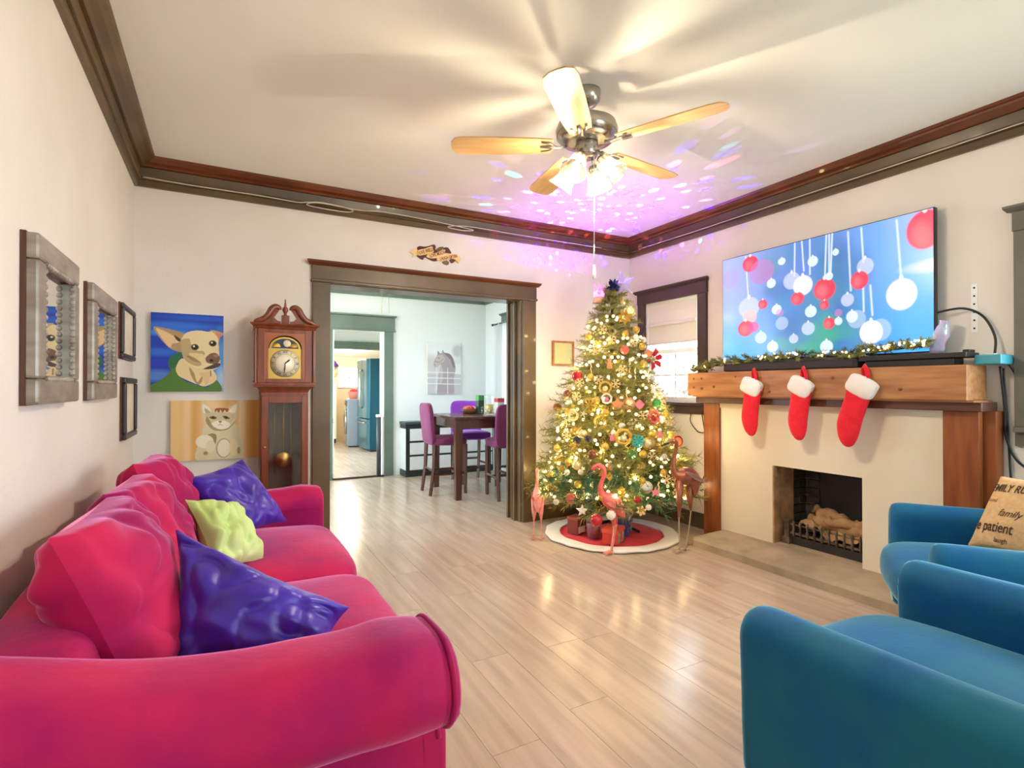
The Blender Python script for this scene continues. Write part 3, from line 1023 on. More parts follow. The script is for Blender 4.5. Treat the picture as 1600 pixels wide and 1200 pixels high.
BALLS = [(0.31, 0.094, 0.084, 0.074, 'r'), (0.427, 0.19, 0.127, 0.114, 'p'), (0.629, 0.137, 0.036, 0.032, 'w'), (0.526, 0.315, 0.045, 0.042, 'w'), (0.294, 0.503, 0.112, 0.098, 'l'), (0.301, 0.59, 0.076, 0.067, 'o'), (0.258, 0.697, 0.085, 0.074, 'r'), (0.343, 0.692, 0.055, 0.049, 'm'), (0.44, 0.492, 0.047, 0.043, 'r'), (0.578, 0.558, 0.048, 0.044, 'w'), (0.608, 0.591, 0.038, 0.034, 'p'), (0.722, 0.326, 0.077, 0.074, 'l'), (0.822, 0.383, 0.086, 0.085, 'k'), (0.774, 0.488, 0.059, 0.055, 'r'), (0.91, 0.195, 0.044, 0.044, 'w'), (1.008, 0.447, 0.09, 0.091, 'r'), (1.046, 0.346, 0.032, 0.032, 'w'), (1.007, 0.575, 0.038, 0.038, 'r'), (0.891, 0.615, 0.05, 0.049, 'w'), (1.099, 0.161, 0.026, 0.027, 'w'), (1.045, 0.73, 0.047, 0.048, 'r'), (1.119, 0.654, 0.031, 0.031, 'p'), (1.119, 0.721, 0.031, 0.032, 'w'), (1.323, 0.321, 0.061, 0.066, 'l'), (1.28, 0.42, 0.066, 0.071, 'r'), (1.19, 0.56, 0.05, 0.052, 'l'), (1.259, 0.721, 0.068, 0.071, 'g'), (1.224, 0.697, 0.044, 0.047, 'w'), (1.428, 0.82, 0.075, 0.083, 'g'), (1.363, 0.833, 0.082, 0.09, 'c'), (1.57, 0.575, 0.1, 0.114, 'c'), (1.72, 0.139, 0.116, 0.139, 'r'), (0.628, 0.686, 0.061, 0.058, 'g'), (0.537, 0.888, 0.054, 0.049, 'w'), (0.418, 0.796, 0.06, 0.054, 'l'), (0.738, 0.833, 0.042, 0.039, 'l'), (0.868, 0.756, 0.057, 0.055, 'l'), (1.023, 0.92, 0.053, 0.053, 'w'), (0.097, 0.198, 0.104, 0.09, 'q')]
BC = {'r': ('#f0364e', .95), 'p': ('#c878b4', .55), 'w': ('#dcebfb', .8), 'l': ('#d8d8f6', .6), 'o': ('#f4b8a8', .7), 'm': ('#e23a8e', .8), 'k': ('#f4e0ea', .9), 'g': ('#cfdcec', .4), 'c': ('#f6ecdf', .95), 'q': ('#b79be6', .5)}
for x, y, rx, ry, c in BALLS:
    cv.ell(x, y, rx, ry, BC[c][0], BC[c][1], .12)
    if c in 'rkc':
        cv.ell(x - rx * .25, y + ry * .15, rx * .5, ry * .6, '#ffe6dc' if c != 'r' else '#ff8a90', .4, .9)
    if c in 'rkclw':
        cv.ell(x, y - ry * 1.05, rx * .14, ry * .2, '#f7f3e8', .8, .5)
cv.ell(1.79, .40, .14, .03, '#fff3d0', .7, 1.8)
cv.build('screen', vcol_mat('television_picture', .25, 1.2), lambda a, b: (-.0012, .717 - a * 1.434, .81 - b * .805), tv)

# things along the mantel top
sb = thing('soundbar', 'long black soundbar standing on the mantel below the television', 'soundbar', (3.47, 2.36, 1.318))
MB().box(-.05, .05, -.50, .50, .004, .062).build('case', mat('speaker_cloth', '#2b2727', .7), sb, bevel=.008)
MB().box(-.053, -.049, -.47, .47, .012, .052).build('grille_cloth', mat('speaker_mesh', '#3a3433', .8, bump=.3, bscale=300), sb)
tag(MB().box(3.37, 3.52, 1.30, 1.83, 1.356, 1.384).box(3.385, 3.50, 1.36, 1.80, 1.318, 1.356).box(3.43, 3.50, 1.31, 1.34, 1.384, 1.40).build('media_player', M_dark, bevel=.004), 'flat black box lying at the right end of the mantel top', 'media box')
ps = thing('power_strip', 'pale teal power strip overhanging the right end of the mantel', 'power strip', (3.49, 1.235, 1.318))
MB().box(-.06, .09, -.055, .055, 0, .05).build('body', M_teal, ps, bevel=.006)
MB().box(-.03, .0, -.02, .02, .05, .056).build('switch', M_white, ps)
# iridescent glass ornament: tall twisted bag shape
mi = mat('iridescent_glass', '#e7c6f0', .08, spec=.8, col2='#bfe0f6', scale=14, coat=1., trans=.35, bump=.3, bscale=30)
gl = MB()
gl.lathe([(.006, 0), (.030, .004), (.036, .03), (.030, .07), (.040, .11), (.030, .15), (.022, .17), (.028, .19)], 14)
go = gl.build('glass_ornament', mi, bevel=0)
go.location, go.rotation_euler = (3.50, 1.49, 1.384), (.25, 0, 0)
tag(go, 'iridescent pink glass ornament standing beside the television on the mantel', 'ornament')
# perforated metal strip on the wall
pm = MB()
pm.box(XR - .004, XR, 1.42 - .014, 1.42 + .014, 1.50, 1.74)
so = thing('metal_strip', 'white perforated metal strip screwed to the wall right of the television', 'bracket', (XR, 1.345, 1.50))
MB().box(-.004, 0, -.014, .014, 0, .26).build('strip', M_white, so)
for k in range(6):
    MB().lathe([(.0001, 0), (.005, 0), (.005, .004), (.0001, .004)], 8, M=Matrix.Translation((-.006, 0, .02 + k * .044)) @ Matrix.Rotation(PI / 2, 4, 'Y')).build('screw_hole', M_dark, so)

# garland with its own lights
ga = thing('mantel_garland', 'green fir garland with warm lights lying along the mantel', 'garland', (0, 0, 0))
gpath = spline([(3.42, 3.16, 1.335), (3.45, 3.05, 1.35), (3.46, 2.92, 1.385), (3.45, 2.75, 1.40), (3.45, 2.5, 1.405), (3.45, 2.25, 1.405), (3.45, 2.0, 1.40), (3.44, 1.88, 1.385), (3.43, 1.78, 1.41), (3.45, 1.62, 1.425), (3.46, 1.52, 1.43)], 8)
MB().tube(gpath, .005, 6).build('stem', M_bark, ga)


def sprig(L, nn, r, spread=.03, twigs=0, seed=1):
    """a needled fir twig along +x from the origin"""
    q = random.Random(seed)
    mb = MB()
    mb.tube([(0, 0, 0), (L * .5, 0, .01 * L), (L, 0, 0)], [r, r * .7, r * .3], 4, 1, smooth=False)

    def needles(a, b, n):
        a, b = Vector(a), Vector(b)
        ax = (b - a).normalized()
        for k in range(n):
            t = q.uniform(.05, 1.02)
            p = a.lerp(b, t)
            g = q.uniform(0, 2 * PI)
            s = ax.orthogonal().normalized()
            s2 = ax.cross(s)
            d = (ax * q.uniform(.5, .9) + s * math.cos(g) + s2 * math.sin(g)).normalized()
            ln = spread * q.uniform(.8, 1.3)
            wd = ax.cross(d).normalized() * .0034
            mb.add([p - wd, p + wd, p + d * ln], [(0, 1, 2)])
    needles((0, 0, 0), (L, 0, 0), nn)
    for k in range(twigs):
        t = .3 + .6 * (k + q.random() * .6) / max(1, twigs)
        p = Vector((L * t, 0, .01 * L))
        sd = 1 if k % 2 else -1
        e = p + Vector((L * .28, sd * L * .24 * q.uniform(.7, 1.2), q.uniform(-.08, .12) * L))
        mb.tube([p, e], [r * .5, r * .25], 3, 1, smooth=False)
        needles(p, e, int(nn * .45))
    return mb


gs = [sprig(.075, 26, .002, .028, 0, s).mesh('sprig', [M_needle, M_bark]) for s in (1, 2, 3)]
for k in range(150):
    p = gpath[min(len(gpath) - 1, int(k / 150 * len(gpath)))]
    obj('sprig', gs[k % 3], ga, p + Vector((rng.uniform(-.02, .02), rng.uniform(-.02, .02), rng.uniform(-.005, .01))), (0, rng.uniform(-.6, .2), rng.choice([PI / 2, -PI / 2, PI]) + rng.uniform(-.9, .9)))
bul = MB().sphere((0, 0, 0), .0075, 6).mesh('bulb', M_bulb)
for k in range(60):
    c = rng.choice([.07, .25, .42, .45, .48, .58, .62, .8, .88, .93, .97])
    p = gpath[min(len(gpath) - 1, int(max(0, min(1, c + rng.gauss(0, .05))) * len(gpath)))]
    obj('bulb', bul, ga, p + Vector((rng.uniform(-.045, -.01), rng.uniform(-.02, .02), rng.uniform(.0, .035))))

# stockings
ST = [(-.03, 0), (.09, 0)]


def stocking(label, y, zt, tilt, cuff, flip=1, s=1.):
    t = thing('stocking', label, 'stocking', (3.352, y, zt), 0, 'red stockings hanging from the mantel')
    # outline in (a=along -y i.e. right in view, z)
    foot = [(-.066, .0), (.064, -.02), (.054, -.10), (.040, -.18), (.030, -.25), (.022, -.32), (-.002, -.375), (-.045, -.385), (-.082, -.35), (-.104, -.29), (-.108, -.235), (-.096, -.16), (-.082, -.08)]
    pts = [(p[0] * s, p[1] * s) for p in spline([(a, b, 0) for a, b in foot], 3, True)]
    ca, sa = math.cos(tilt), math.sin(tilt)
    R2 = lambda a, z: (a * ca - z * sa, a * sa + z * ca)
    n = len(pts)
    cx, cz = sum(p[0] for p in pts) / n, sum(p[1] for p in pts) / n
    vs, fs = [], []
    for (sc, d) in ((.0, .034), (.55, .030), (.88, .016), (1., .0), (.88, -.010), (.55, -.010), (.0, -.010)):
        for a, z in pts:
            aa, zz = cx + (a - cx) * sc, cz + (z - cz) * sc
            A_, Z_ = R2(aa, zz - .055)
            vs.append((-d - .012, -A_ * flip, Z_))
    for i in range(6):
        for k in range(n):
            k2 = (k + 1) % n
            fs.append((i * n + k, i * n + k2, (i + 1) * n + k2, (i + 1) * n + k))
    MB().add(vs, fs, 0, True).build('sock', M_redfelt, t, subsurf=1)
    Mx = Matrix.Translation((-.02, .006, -.08)) @ Matrix.Rotation(-cuff, 4, 'X')
    soft_box(.064, .158 * s, .112, 12, 4.5, (.01, 0, .004), .004, 30, 2, M=Mx).build('cuff', M_fur, t, subsurf=1)
    MB().tube([(-.012, -.03, -.03), (-.01, -.015, .02), (-.005, 0, .048), (.0, .012, .02), (-.01, .0, -.03)], .006, 7, flat=2.2).build('hanging_loop', M_redfelt, t)
    return t


stocking('red stocking with white cuff, left of the three on the mantel', 2.535, 1.285, .04, -.42)
stocking('red stocking with white cuff, middle one of the three on the mantel', 2.165, 1.285, .02, -.50)
stocking('red stocking with white cuff, right one of the three, hung the most askew', 1.785, 1.285, -.14, -.52, s=1.06)

# cables on the right wall
for pts, r, lab, m in (([(3.52, 1.49, 1.62), (3.54, 1.38, 1.63), (3.56, 1.30, 1.58), (3.56, 1.25, 1.47), (3.53, 1.24, 1.372)], .006, 'black cable arching from the television down to the power strip', M_cable),
                       ([(3.56, 1.20, 1.33), (3.572, 1.17, 1.26), (3.575, 1.13, 1.12), (3.575, 1.10, 1.02), (3.57, 1.04, .95)], .005, 'black cable drooping from the power strip toward the window casing', M_cable),
                       ([(3.55, 1.225, 1.31), (3.57, 1.215, 1.1), (3.57, 1.21, .95), (3.57, 1.17, .83), (3.57, 1.10, .79), (3.57, 1.0, .86), (3.57, .95, .92)], .006, 'thick black cable looping low on the wall beside the mantel pillar', M_cable),
                       ([(3.56, 1.215, 1.30), (3.575, 1.205, 1.0), (3.57, 1.19, .7), (3.572, 1.17, .4), (3.572, 1.18, .08)], .005, 'black cable running straight down beside the mantel pillar', M_cable),
                       ([(3.545, 3.30, .985), (3.56, 3.32, .90), (3.57, 3.24, .82), (3.57, 3.15, .84), (3.56, 3.13, .96)], .004, 'thin black cable looping under the small window sill', M_cable),
                       ([(3.55, 3.19, .985), (3.575, 3.17, .75), (3.575, 3.16, .55), (3.57, 3.22, .38), (3.575, 3.30, .32)], .004, 'thin black cable hanging from the small window to the outlet', M_cable)):
    tag(MB().tube(spline(pts, 8), r, 8).build('cable', m), lab, 'cable')
wl = spline([(-.45, YB - .041, 2.541), (-.2, YB - .044, 2.534), (.2, YB - .044, 2.536), (.45, YB - .044, 2.530), (.52, YB - .05, 2.536), (.62, YB - .05, 2.552), (.78, YB - .05, 2.545), (.86, YB - .05, 2.528), (.80, YB - .046, 2.512), (.64, YB - .046, 2.512), (.53, YB - .046, 2.522), (.62, YB - .05, 2.548),
             (.9, YB - .05, 2.540), (1.1, YB - .05, 2.556), (1.5, YB - .05, 2.545), (1.75, YB - .05, 2.530), (1.85, YB - .05, 2.520), (1.75, YB - .046, 2.507), (1.62, YB - .046, 2.518), (1.8, YB - .05, 2.545), (2.3, YB - .045, 2.543), (3.2, YB - .045, 2.541)], 7)
tag(MB().tube(wl, .0035, 6).build('white_cord', M_wcable), 'thin white cord looped along the crown moulding above the opening', 'cord')
wl = spline([(XR - .045, 3.95, 2.540), (XR - .046, 3.2, 2.533), (XR - .046, 2.4, 2.536), (XR - .046, 1.6, 2.534), (XR - .046, .6, 2.537)], 7)
tag(MB().tube(wl, .003, 6).build('white_cord', M_wcable), 'thin white cord along the crown moulding above the television', 'cord')
# ------------------------------------------------------------------ ceiling fan with four glass shades
FX, FY = 1.575, 2.13
fan = thing('ceiling_fan', 'nickel ceiling fan with maple blades and four lit glass shades', 'ceiling fan', (FX, FY, 0))
MB().lathe([(.001, 2.66), (.068, 2.66), (.070, 2.645), (.066, 2.615), (.046, 2.590), (.02, 2.583), (.001, 2.583)], 28).build('canopy', M_chrome, fan)
MB().lathe([(.013, 2.60), (.013, 2.515)], 12).build('downrod', M_chrome, fan)
MB().lathe([(.001, 2.535), (.03, 2.532), (.10, 2.520), (.142, 2.495), (.152, 2.465), (.150, 2.435), (.125, 2.412), (.085, 2.404), (.001, 2.404)], 36).build('motor_housing', M_chrome, fan)
MB().lathe([(.001, 2.404), (.054, 2.404), (.056, 2.395), (.056, 2.345), (.050, 2.335), (.001, 2.333)], 28).build('light_kit', M_chrome, fan)
M_blade = mat('maple_blade', '#dcb884', .4, col2='#cfa468', scale=5, stretch=(1, 8, 1))
outline = [(.17, -.052), (.24, -.060), (.45, -.068), (.60, -.070), (.645, -.060), (.665, -.03), (.668, 0), (.665, .03), (.645, .060), (.60, .070), (.45, .068), (.24, .060), (.17, .052)]
bm_ = MB().prism(outline, -.003, .003, lambda a, b, h: (a, b, h + b * .16)).mesh('blade', M_blade)
br_ = MB()
br_.tube([(.10, 0, -.004), (.14, 0, -.010), (.17, 0, -.006), (.23, 0, -.005)], [.014, .012, .016, .010], 8, flat=.45)
br_.tube([(.15, 0, -.008), (.18, .03, -.004), (.225, .036, .0)], .007, 7, flat=.5).tube([(.15, 0, -.008), (.18, -.03, -.008), (.225, -.036, -.011)], .007, 7, flat=.5)
br_ = br_.mesh('blade_bracket', M_chrome)
for k in range(5):
    a = math.radians(8 + 72 * k)
    b = obj('blade', bm_, fan, (0, 0, 2.390), (0, 0, a))
    obj('blade_bracket', br_, b)
# bell shades
M_shade = bpy.data.materials.new('ribbed_glass_shade')
M_shade.use_nodes = True
_n = M_shade.node_tree
for q in list(_n.nodes):
    _n.nodes.remove(q)
_o = _n.nodes.new('ShaderNodeOutputMaterial')
_t, _tl, _g = _n.nodes.new('ShaderNodeBsdfTransparent'), _n.nodes.new('ShaderNodeBsdfTranslucent'), _n.nodes.new('ShaderNodeBsdfGlossy')
_t.inputs[0].default_value = (1, .97, .90, 1)
_tl.inputs[0].default_value = (1, .93, .80, 1)
_g.inputs['Roughness'].default_value = .1
_m1, _m2 = _n.nodes.new('ShaderNodeMixShader'), _n.nodes.new('ShaderNodeMixShader')
_wv = _n.nodes.new('ShaderNodeTexWave')
_tc = _n.nodes.new('ShaderNodeTexCoord')
_rd = _n.nodes.new('ShaderNodeTexGradient')
_rd.gradient_type = 'RADIAL'
_ma = _n.nodes.new('ShaderNodeMath')
_ma.operation = 'MULTIPLY'
_ma.inputs[1].default_value = 2 * PI * 9
_sn = _n.nodes.new('ShaderNodeMath')
_sn.operation = 'SINE'
_mr = _n.nodes.new('ShaderNodeMapRange')
_mr.inputs[1].default_value, _mr.inputs[2].default_value, _mr.inputs[3].default_value, _mr.inputs[4].default_value = -1, 1, .05, .9
_n.links.new(_tc.outputs['Object'], _rd.inputs[0])
_n.links.new(_rd.outputs['Fac'], _ma.inputs[0])
_n.links.new(_ma.outputs[0], _sn.inputs[0])
_n.links.new(_sn.outputs[0], _mr.inputs[0])
_n.links.new(_mr.outputs[0], _m1.inputs[0])
_n.links.new(_t.outputs[0], _m1.inputs[1])
_n.links.new(_tl.outputs[0], _m1.inputs[2])
_m2.inputs[0].default_value = .12
_n.links.new(_m1.outputs[0], _m2.inputs[1])
_n.links.new(_g.outputs[0], _m2.inputs[2])
_n.links.new(_m2.outputs[0], _o.inputs[0])
_n.nodes.remove(_wv)
M_lamp = mat('lit_bulb', '#fff4dc', .4, emit=(1, .82, .55), es=18)
sh_me = MB().lathe([(.022, 0), (.034, -.004), (.040, -.03), (.043, -.06), (.050, -.085), (.064, -.108), (.0655, -.107), (.052, -.083), (.045, -.058), (.042, -.03), (.036, -.002)], 32).mesh('glass_shade', M_shade)
bu_me = MB().sphere((0, 0, -.065), .019, 10, sq=(1, 1, 1.5)).mesh('lamp_bulb', M_lamp)
so_me = MB().lathe([(.001, .022), (.016, .022), (.024, .012), (.025, -.012), (.001, -.014)], 18).mesh('socket', M_chrome)
for k in range(4):
    a = math.radians(28 + 90 * k)
    rad = Vector((math.cos(a), math.sin(a), 0))
    p = rad * .082 + Vector((0, 0, 2.300))
    ar = MB().tube([rad * .03 + Vector((0, 0, 2.352)), rad * .06 + Vector((0, 0, 2.350)), rad * .078 + Vector((0, 0, 2.33)), p + Vector((0, 0, .012))], .008, 8).build('lamp_arm', M_chrome, fan)
    E = Matrix.Rotation(a, 4, 'Z') @ Matrix.Rotation(-math.radians(38), 4, 'Y')
    e = E.to_euler()
    s = obj('glass_shade', sh_me, fan, p, e)
    obj('lamp_bulb', bu_me, s)
    obj('socket', so_me, s)
    L = bpy.data.lights.new('fan_lamp', 'POINT')
    L.energy, L.color, L.shadow_soft_size = FAN_W, (1, .85, .66), .008
    lo_ = bpy.data.objects.new('fan_lamp', L)
    COL.objects.link(lo_)
    lo_.location = Vector((FX, FY, 0)) + p + (E @ Vector((0, 0, -.095)))
for (dx, dy, z0, z1) in ((.022, -.03, 2.335, 1.90), (-.02, .03, 2.335, 2.22)):
    ch = MB().tube([(dx, dy, z0), (dx, dy, z1)], .0022, 6).build('pull_chain', M_brass if z1 > 2 else M_white, fan)
    if z1 < 2:
        ch2 = MB().tube([(dx, dy, 1.90), (dx, dy, 1.80)], .0022, 6).build('pull_cord', M_white, fan)
        MB().tube([(dx, dy, 1.80), (dx, dy, 1.785), (dx, dy, 1.76), (dx, dy, 1.735), (dx, dy, 1.73)], [.003, .006, .009, .009, .004], 10).build('pull_knob', M_white, fan)

# ------------------------------------------------------------------ grandfather clock
ck = thing('grandfather_clock', 'tall cherry grandfather clock with moon dial beside the opening', 'clock', (.372, 4.12, 0))
YFc = -.235     # front of the hood, local y


def cbox(name, x0, x1, y0, y1, z0, z1, m, par, bevel=.003):
    return MB().box(x0, x1, y0, y1, z0, z1).build(name, m, par, bevel=bevel)


cbox('plinth', -.20, .20, -.24, 0, 0, .42, M_cherry, ck, .006)
cs_ = MB()
cs_.box(-.15, -.118, -.20, 0, .42, 1.17).box(.118, .15, -.20, 0, .42, 1.17).box(-.118, .118, -.02, 0, .42, 1.17).box(-.118, .118, -.20, -.02, .42, .50).box(-.118, .118, -.20, -.02, 1.12, 1.17)
cs_.build('waist', M_cherry, ck, bevel=.003)
dr = MB()
dr.box(-.145, -.105, -.215, -.20, .47, 1.145).box(.105, .145, -.215, -.20, .47, 1.145).box(-.105, .105, -.215, -.20, .47, .52).box(-.105, .105, -.215, -.20, 1.095, 1.145)
dr = dr.build('door', M_cherry, ck, bevel=.003)
MB().box(-.105, .105, -.209, -.206, .52, 1.095).build('door_glass', M_pane, dr)
MB().lathe([(.001, 0), (.008, 0), (.010, .008), (.005, .012), (.001, .013)], 10, (-.126, -.216, .80), M=Matrix.Rotation(PI / 2, 4, 'X')).build('door_knob', M_brass, dr)
MB().box(-.10, .10, -.03, -.022, .45, 1.12).build('inner_back', mat('clock_interior', '#5d5040', .6), ck)
# cove under the hood
MB().prism([(-.20, 1.165), (-.205, 1.18), (-.222, 1.20), (-.24, 1.205), (-.24, 1.222), (0, 1.222), (0, 1.165)], -1, 1, lambda y, z, h: (h * (.15 + max(0, -.2 - y) * 1.1 + (.0)), y, z)).build('cove_moulding', M_cherry, ck)
cbox('hood_base', -.185, .185, -.245, 0, 1.212, 1.232, M_cherry, ck, .005)
hd = MB()
hd.box(-.168, -.125, -.225, 0, 1.232, 1.59).box(.125, .168, -.225, 0, 1.232, 1.59).box(-.125, .125, -.225, -.20, 1.232, 1.258).box(-.125, .125, -.225, -.20, 1.568, 1.59).box(-.125, .125, -.02, 0, 1.232, 1.59)
hd.build('hood', M_cherry, ck, bevel=.002)
# arched door surround
ap = [(.105 * math.cos(PI * k / 16), 1.462 + .088 * math.sin(PI * k / 16)) for k in range(17)]
fr = MB()
for k in range(16):
    (a0, z0), (a1_, z1) = ap[k], ap[k + 1]
    vs = [(a0, -.222, z0), (a1_, -.222, z1), (a1_, -.222, 1.57), (a0, -.222, 1.57), (a0, -.20, z0), (a1_, -.20, z1), (a1_, -.20, 1.57), (a0, -.20, 1.57)]
    fr.add(vs, [(0, 1, 2, 3), (4, 7, 6, 5), (0, 4, 5, 1), (3, 2, 6, 7)])
fr.box(-.126, -.105, -.222, -.20, 1.258, 1.57).box(.105, .126, -.222, -.20, 1.258, 1.57)
fr.build('hood_door', mat('cherry_light', '#8a4a22', .3, col2='#a35b2c', scale=5, coat=.3), ck)
# dial with moon arch
dl = MB().box(-.108, .108, -.206, -.200, 1.258, 1.462)
n = 20
arc = [(.098 * math.cos(PI * k / n), 1.462 + .080 * math.sin(PI * k / n)) for k in range(n + 1)]
dl.prism(arc, -.206, -.200, lambda a, z, h: (a, h, z))
dl = dl.build('dial_plate', M_brass, ck)
M_dialw = mat('silvered_dial', '#f6efd2', .35, metal=.1)
MB().lathe([(.001, .0), (.092, .0), (.094, .003), (.001, .003)], 40, (0, -.206, 1.362), M=Matrix.Rotation(PI / 2, 4, 'X')).build('chapter_ring', M_dialw, dl)
MB().lathe([(.062, .0), (.064, .0), (.064, .005), (.062, .005)], 40, (0, -.206, 1.362), M=Matrix.Rotation(PI / 2, 4, 'X')).lathe([(.088, .0), (.091, .0), (.091, .005), (.088, .005)], 40, (0, -.206, 1.362), M=Matrix.Rotation(PI / 2, 4, 'X')).build('dial_rings', M_brass, dl)
for k in range(12):
    a = 2 * PI * k / 12
    r = .076
    me = text_mesh(['XII', 'I', 'II', 'III', 'IV', 'V', 'VI', 'VII', 'VIII', 'IX', 'X', 'XI'][k], .024, .0, .0004)
    me.materials.append(M_dark)
    obj('numeral', me, dl, (r * math.sin(a), -.2098, 1.362 + r * math.cos(a)), (PI / 2, a, 0))
na = [(.085 * math.cos(PI * k / n), 1.464 + .066 * math.sin(PI * k / n)) for k in range(n + 1)]
MB().prism(na, -.208, -.206, lambda a, z, h: (a, h, z)).build('moon_sky', mat('night_blue', '#20304a', .5), dl)
MB().lathe([(.001, 0), (.024, 0), (.024, .002), (.001, .003)], 20, (.012, -.2085, 1.497), M=Matrix.Rotation(PI / 2, 4, 'X')).build('moon_face', mat('moon_cream', '#e9dfc0', .5), dl)
for sx in (-.055, .055):
    MB().lathe([(.001, 0), (.026, 0), (.026, .003), (.001, .003)], 20, (sx, -.2085, 1.472), M=Matrix.Rotation(PI / 2, 4, 'X'), a0=0, a1=PI).build('moon_hump', M_gold, dl)
hh = MB().prism([(-.003, 0), (-.006, .03), (0, .045), (.006, .03), (.003, 0), (.0, -.01)], -.213, -.211, lambda a, z, h: (a, h, z)).build('hour_hand', M_dark, ck)
hh.location, hh.rotation_euler = (0, 0, 1.362), (0, math.radians(48), 0)
mh = MB().prism([(-.002, 0), (-.004, .04), (0, .074), (.004, .04), (.002, 0), (.0, -.015)], -.216, -.214, lambda a, z, h: (a, h, z)).build('minute_hand', M_dark, ck)
mh.location, mh.rotation_euler = (0, 0, 1.362), (0, math.radians(185), 0)
for sx in (-.183, .183):
    MB().lathe([(.012, 1.232), (.014, 1.24), (.008, 1.25), (.011, 1.262), (.0085, 1.28), (.010, 1.40), (.0085, 1.54), (.011, 1.558), (.008, 1.57), (.013, 1.58), (.012, 1.59)], 14, (sx, -.215, 0)).build('column', M_cherry, ck)
MB().prism([(-.225, 1.59), (-.232, 1.598), (-.236, 1.606), (-.252, 1.618), (-.255, 1.628), (0, 1.628), (0, 1.59)], -1, 1, lambda y, z, h: (h * (.19 + max(0, -.225 - y) * .9), y, z)).build('cornice', M_cherry, ck)
# swan-neck pediment and finial
ped = MB()
tp = [(.185, 1.628), (.175, 1.640), (.13, 1.66), (.10, 1.695), (.085, 1.725), (.062, 1.742), (.040, 1.735), (.036, 1.722)]
bt = [(.185, 1.628), (.14, 1.640), (.105, 1.658), (.082, 1.69), (.068, 1.712), (.058, 1.718), (.048, 1.716), (.045, 1.712)]
for sg in (-1, 1):
    T_ = spline([(a * sg, z, 0) for a, z in tp], 4)
    for a, b in zip(T_[:-1], T_[1:]):
        pass
    path = [(p.x, -.222, p.y) for p in T_]
    MB().tube(path, [.006 + .008 * math.sin(PI * min(1, i / len(path) * 1.05)) + .004 for i in range(len(path))], 10, flat=1.2).build('swan_neck', M_cherry, ck)
    fill = [(p.x, p.y) for p in T_] + [((.05) * sg, 1.70), (.07 * sg, 1.668), (.05 * sg, 1.648), (.03 * sg, 1.645), (.03 * sg, 1.628)]
    MB().prism(fill, -.222, -.208, lambda a, z, h: (a, h, z)).build('pediment_board', M_cherry, ck)
MB().box(-.024, .024, -.232, -.19, 1.628, 1.686).build('finial_block', M_cherry, ck, bevel=.003)
MB().lathe([(.001, 1.686), (.014, 1.688), (.008, 1.696), (.012, 1.704), (.020, 1.722), (.016, 1.738), (.007, 1.748), (.008, 1.756), (.004, 1.78), (.005, 1.786), (.001, 1.80)], 16, (0, -.211, 0)).build('finial', M_cherry, ck)
pe = MB().tube([(0.0, -.10, 1.12), (0.0, -.10, .70)], .004, 8).build('pendulum_rod', M_brass, ck)
MB().lathe([(.001, 0), (.048, .0), (.052, .004), (.050, .008), (.001, .012)], 32, (0.0, -.103, .70), M=Matrix.Rotation(PI / 2, 4, 'X')).build('pendulum_bob', M_brass, pe)
for sx in (-.055, .05):
    MB().tube([(sx, -.07, 1.12), (sx, -.07, .60)], .0022, 6).build('weight_chain', M_brass, ck)

# ------------------------------------------------------------------ paintings on the back wall
ZX = lambda x, y: ((x - 70) / 505, (y - 88) / 542)


def canvas_thing(label, x0, x1, z0, z1, yw, th=.028, name='painting'):
    t = thing(name, label, 'painting', ((x0 + x1) / 2, yw, z0))
    hw = (x1 - x0) / 2
    MB().box(-hw, hw, -th, 0, 0, z1 - z0).build('stretched_canvas', M_canvas, t, bevel=.002)
    return t, (lambda a, b: ((a - .5) * 2 * hw, -th - .0012, (z1 - z0) * (1 - b)))


dogp, fn = canvas_thing('square blue painting of a cream dog in a green jacket', -.407, .004, 1.172, 1.684, YB)
P = lambda pts: [((x - 70) / 505, (y - 88) / 542) for x, y in pts]
cv = Canvas(1, 1, 190, 230)
gr = (cv.V + .12 * np.sin(cv.U * 7 + cv.V * 16))[..., None]
cv.img = np.array(lin('#0d3fb4')[:3]) * (1 - np.clip(gr, 0, 1)) + np.array(lin('#1226a8')[:3]) * np.clip(gr, 0, 1)
for (x, y, rx, ry, c, a) in ((.3, .16, .6, .05, '#2f78dc', .8), (.2, .25, .4, .04, '#4a9cf0', .7), (.7, .05, .5, .03, '#1e5ccc', .8), (.1, .5, .3, .05, '#2d6fd8', .8), (.12, .62, .25, .04, '#1a34b8', .9), (.1, .8, .3, .07, '#5b93da', .7), (.97, .6, .12, .35, '#5aa6ea', .8), (.97, .85, .08, .15, '#bcd8f0', .7)):
    cv.ell(x, y, rx, ry, c, a, 1.)
cv.poly(P([(65, 590), (120, 560), (180, 515), (205, 480), (188, 450), (195, 400), (235, 368), (280, 360), (278, 410), (245, 465), (255, 515), (300, 552), (380, 582), (450, 600), (490, 575), (525, 545), (532, 640), (60, 640)]), '#4f7a2c')
cv.poly(P([(195, 400), (235, 368), (280, 360), (278, 400), (240, 450), (215, 470), (190, 450)]), '#1f6a3a')
cv.poly(P([(240, 465), (280, 400), (350, 440), (430, 470), (500, 480), (525, 545), (450, 592), (390, 580), (305, 545), (255, 515)]), '#e6cf9a')
cv.poly(P([(88, 188), (140, 190), (220, 205), (300, 235), (310, 335), (270, 355), (200, 332), (150, 285), (110, 235)]), '#b09468')
cv.poly(P([(105, 200), (150, 210), (215, 240), (265, 285), (215, 300), (200, 325), (155, 280)]), '#e9c694')
cv.poly(P([(225, 240), (260, 258), (290, 285), (250, 278)]), '#4a3420')
cv.poly(P([(480, 196), (520, 196), (578, 214), (572, 226), (550, 240), (540, 275), (515, 230)]), '#c9a878')
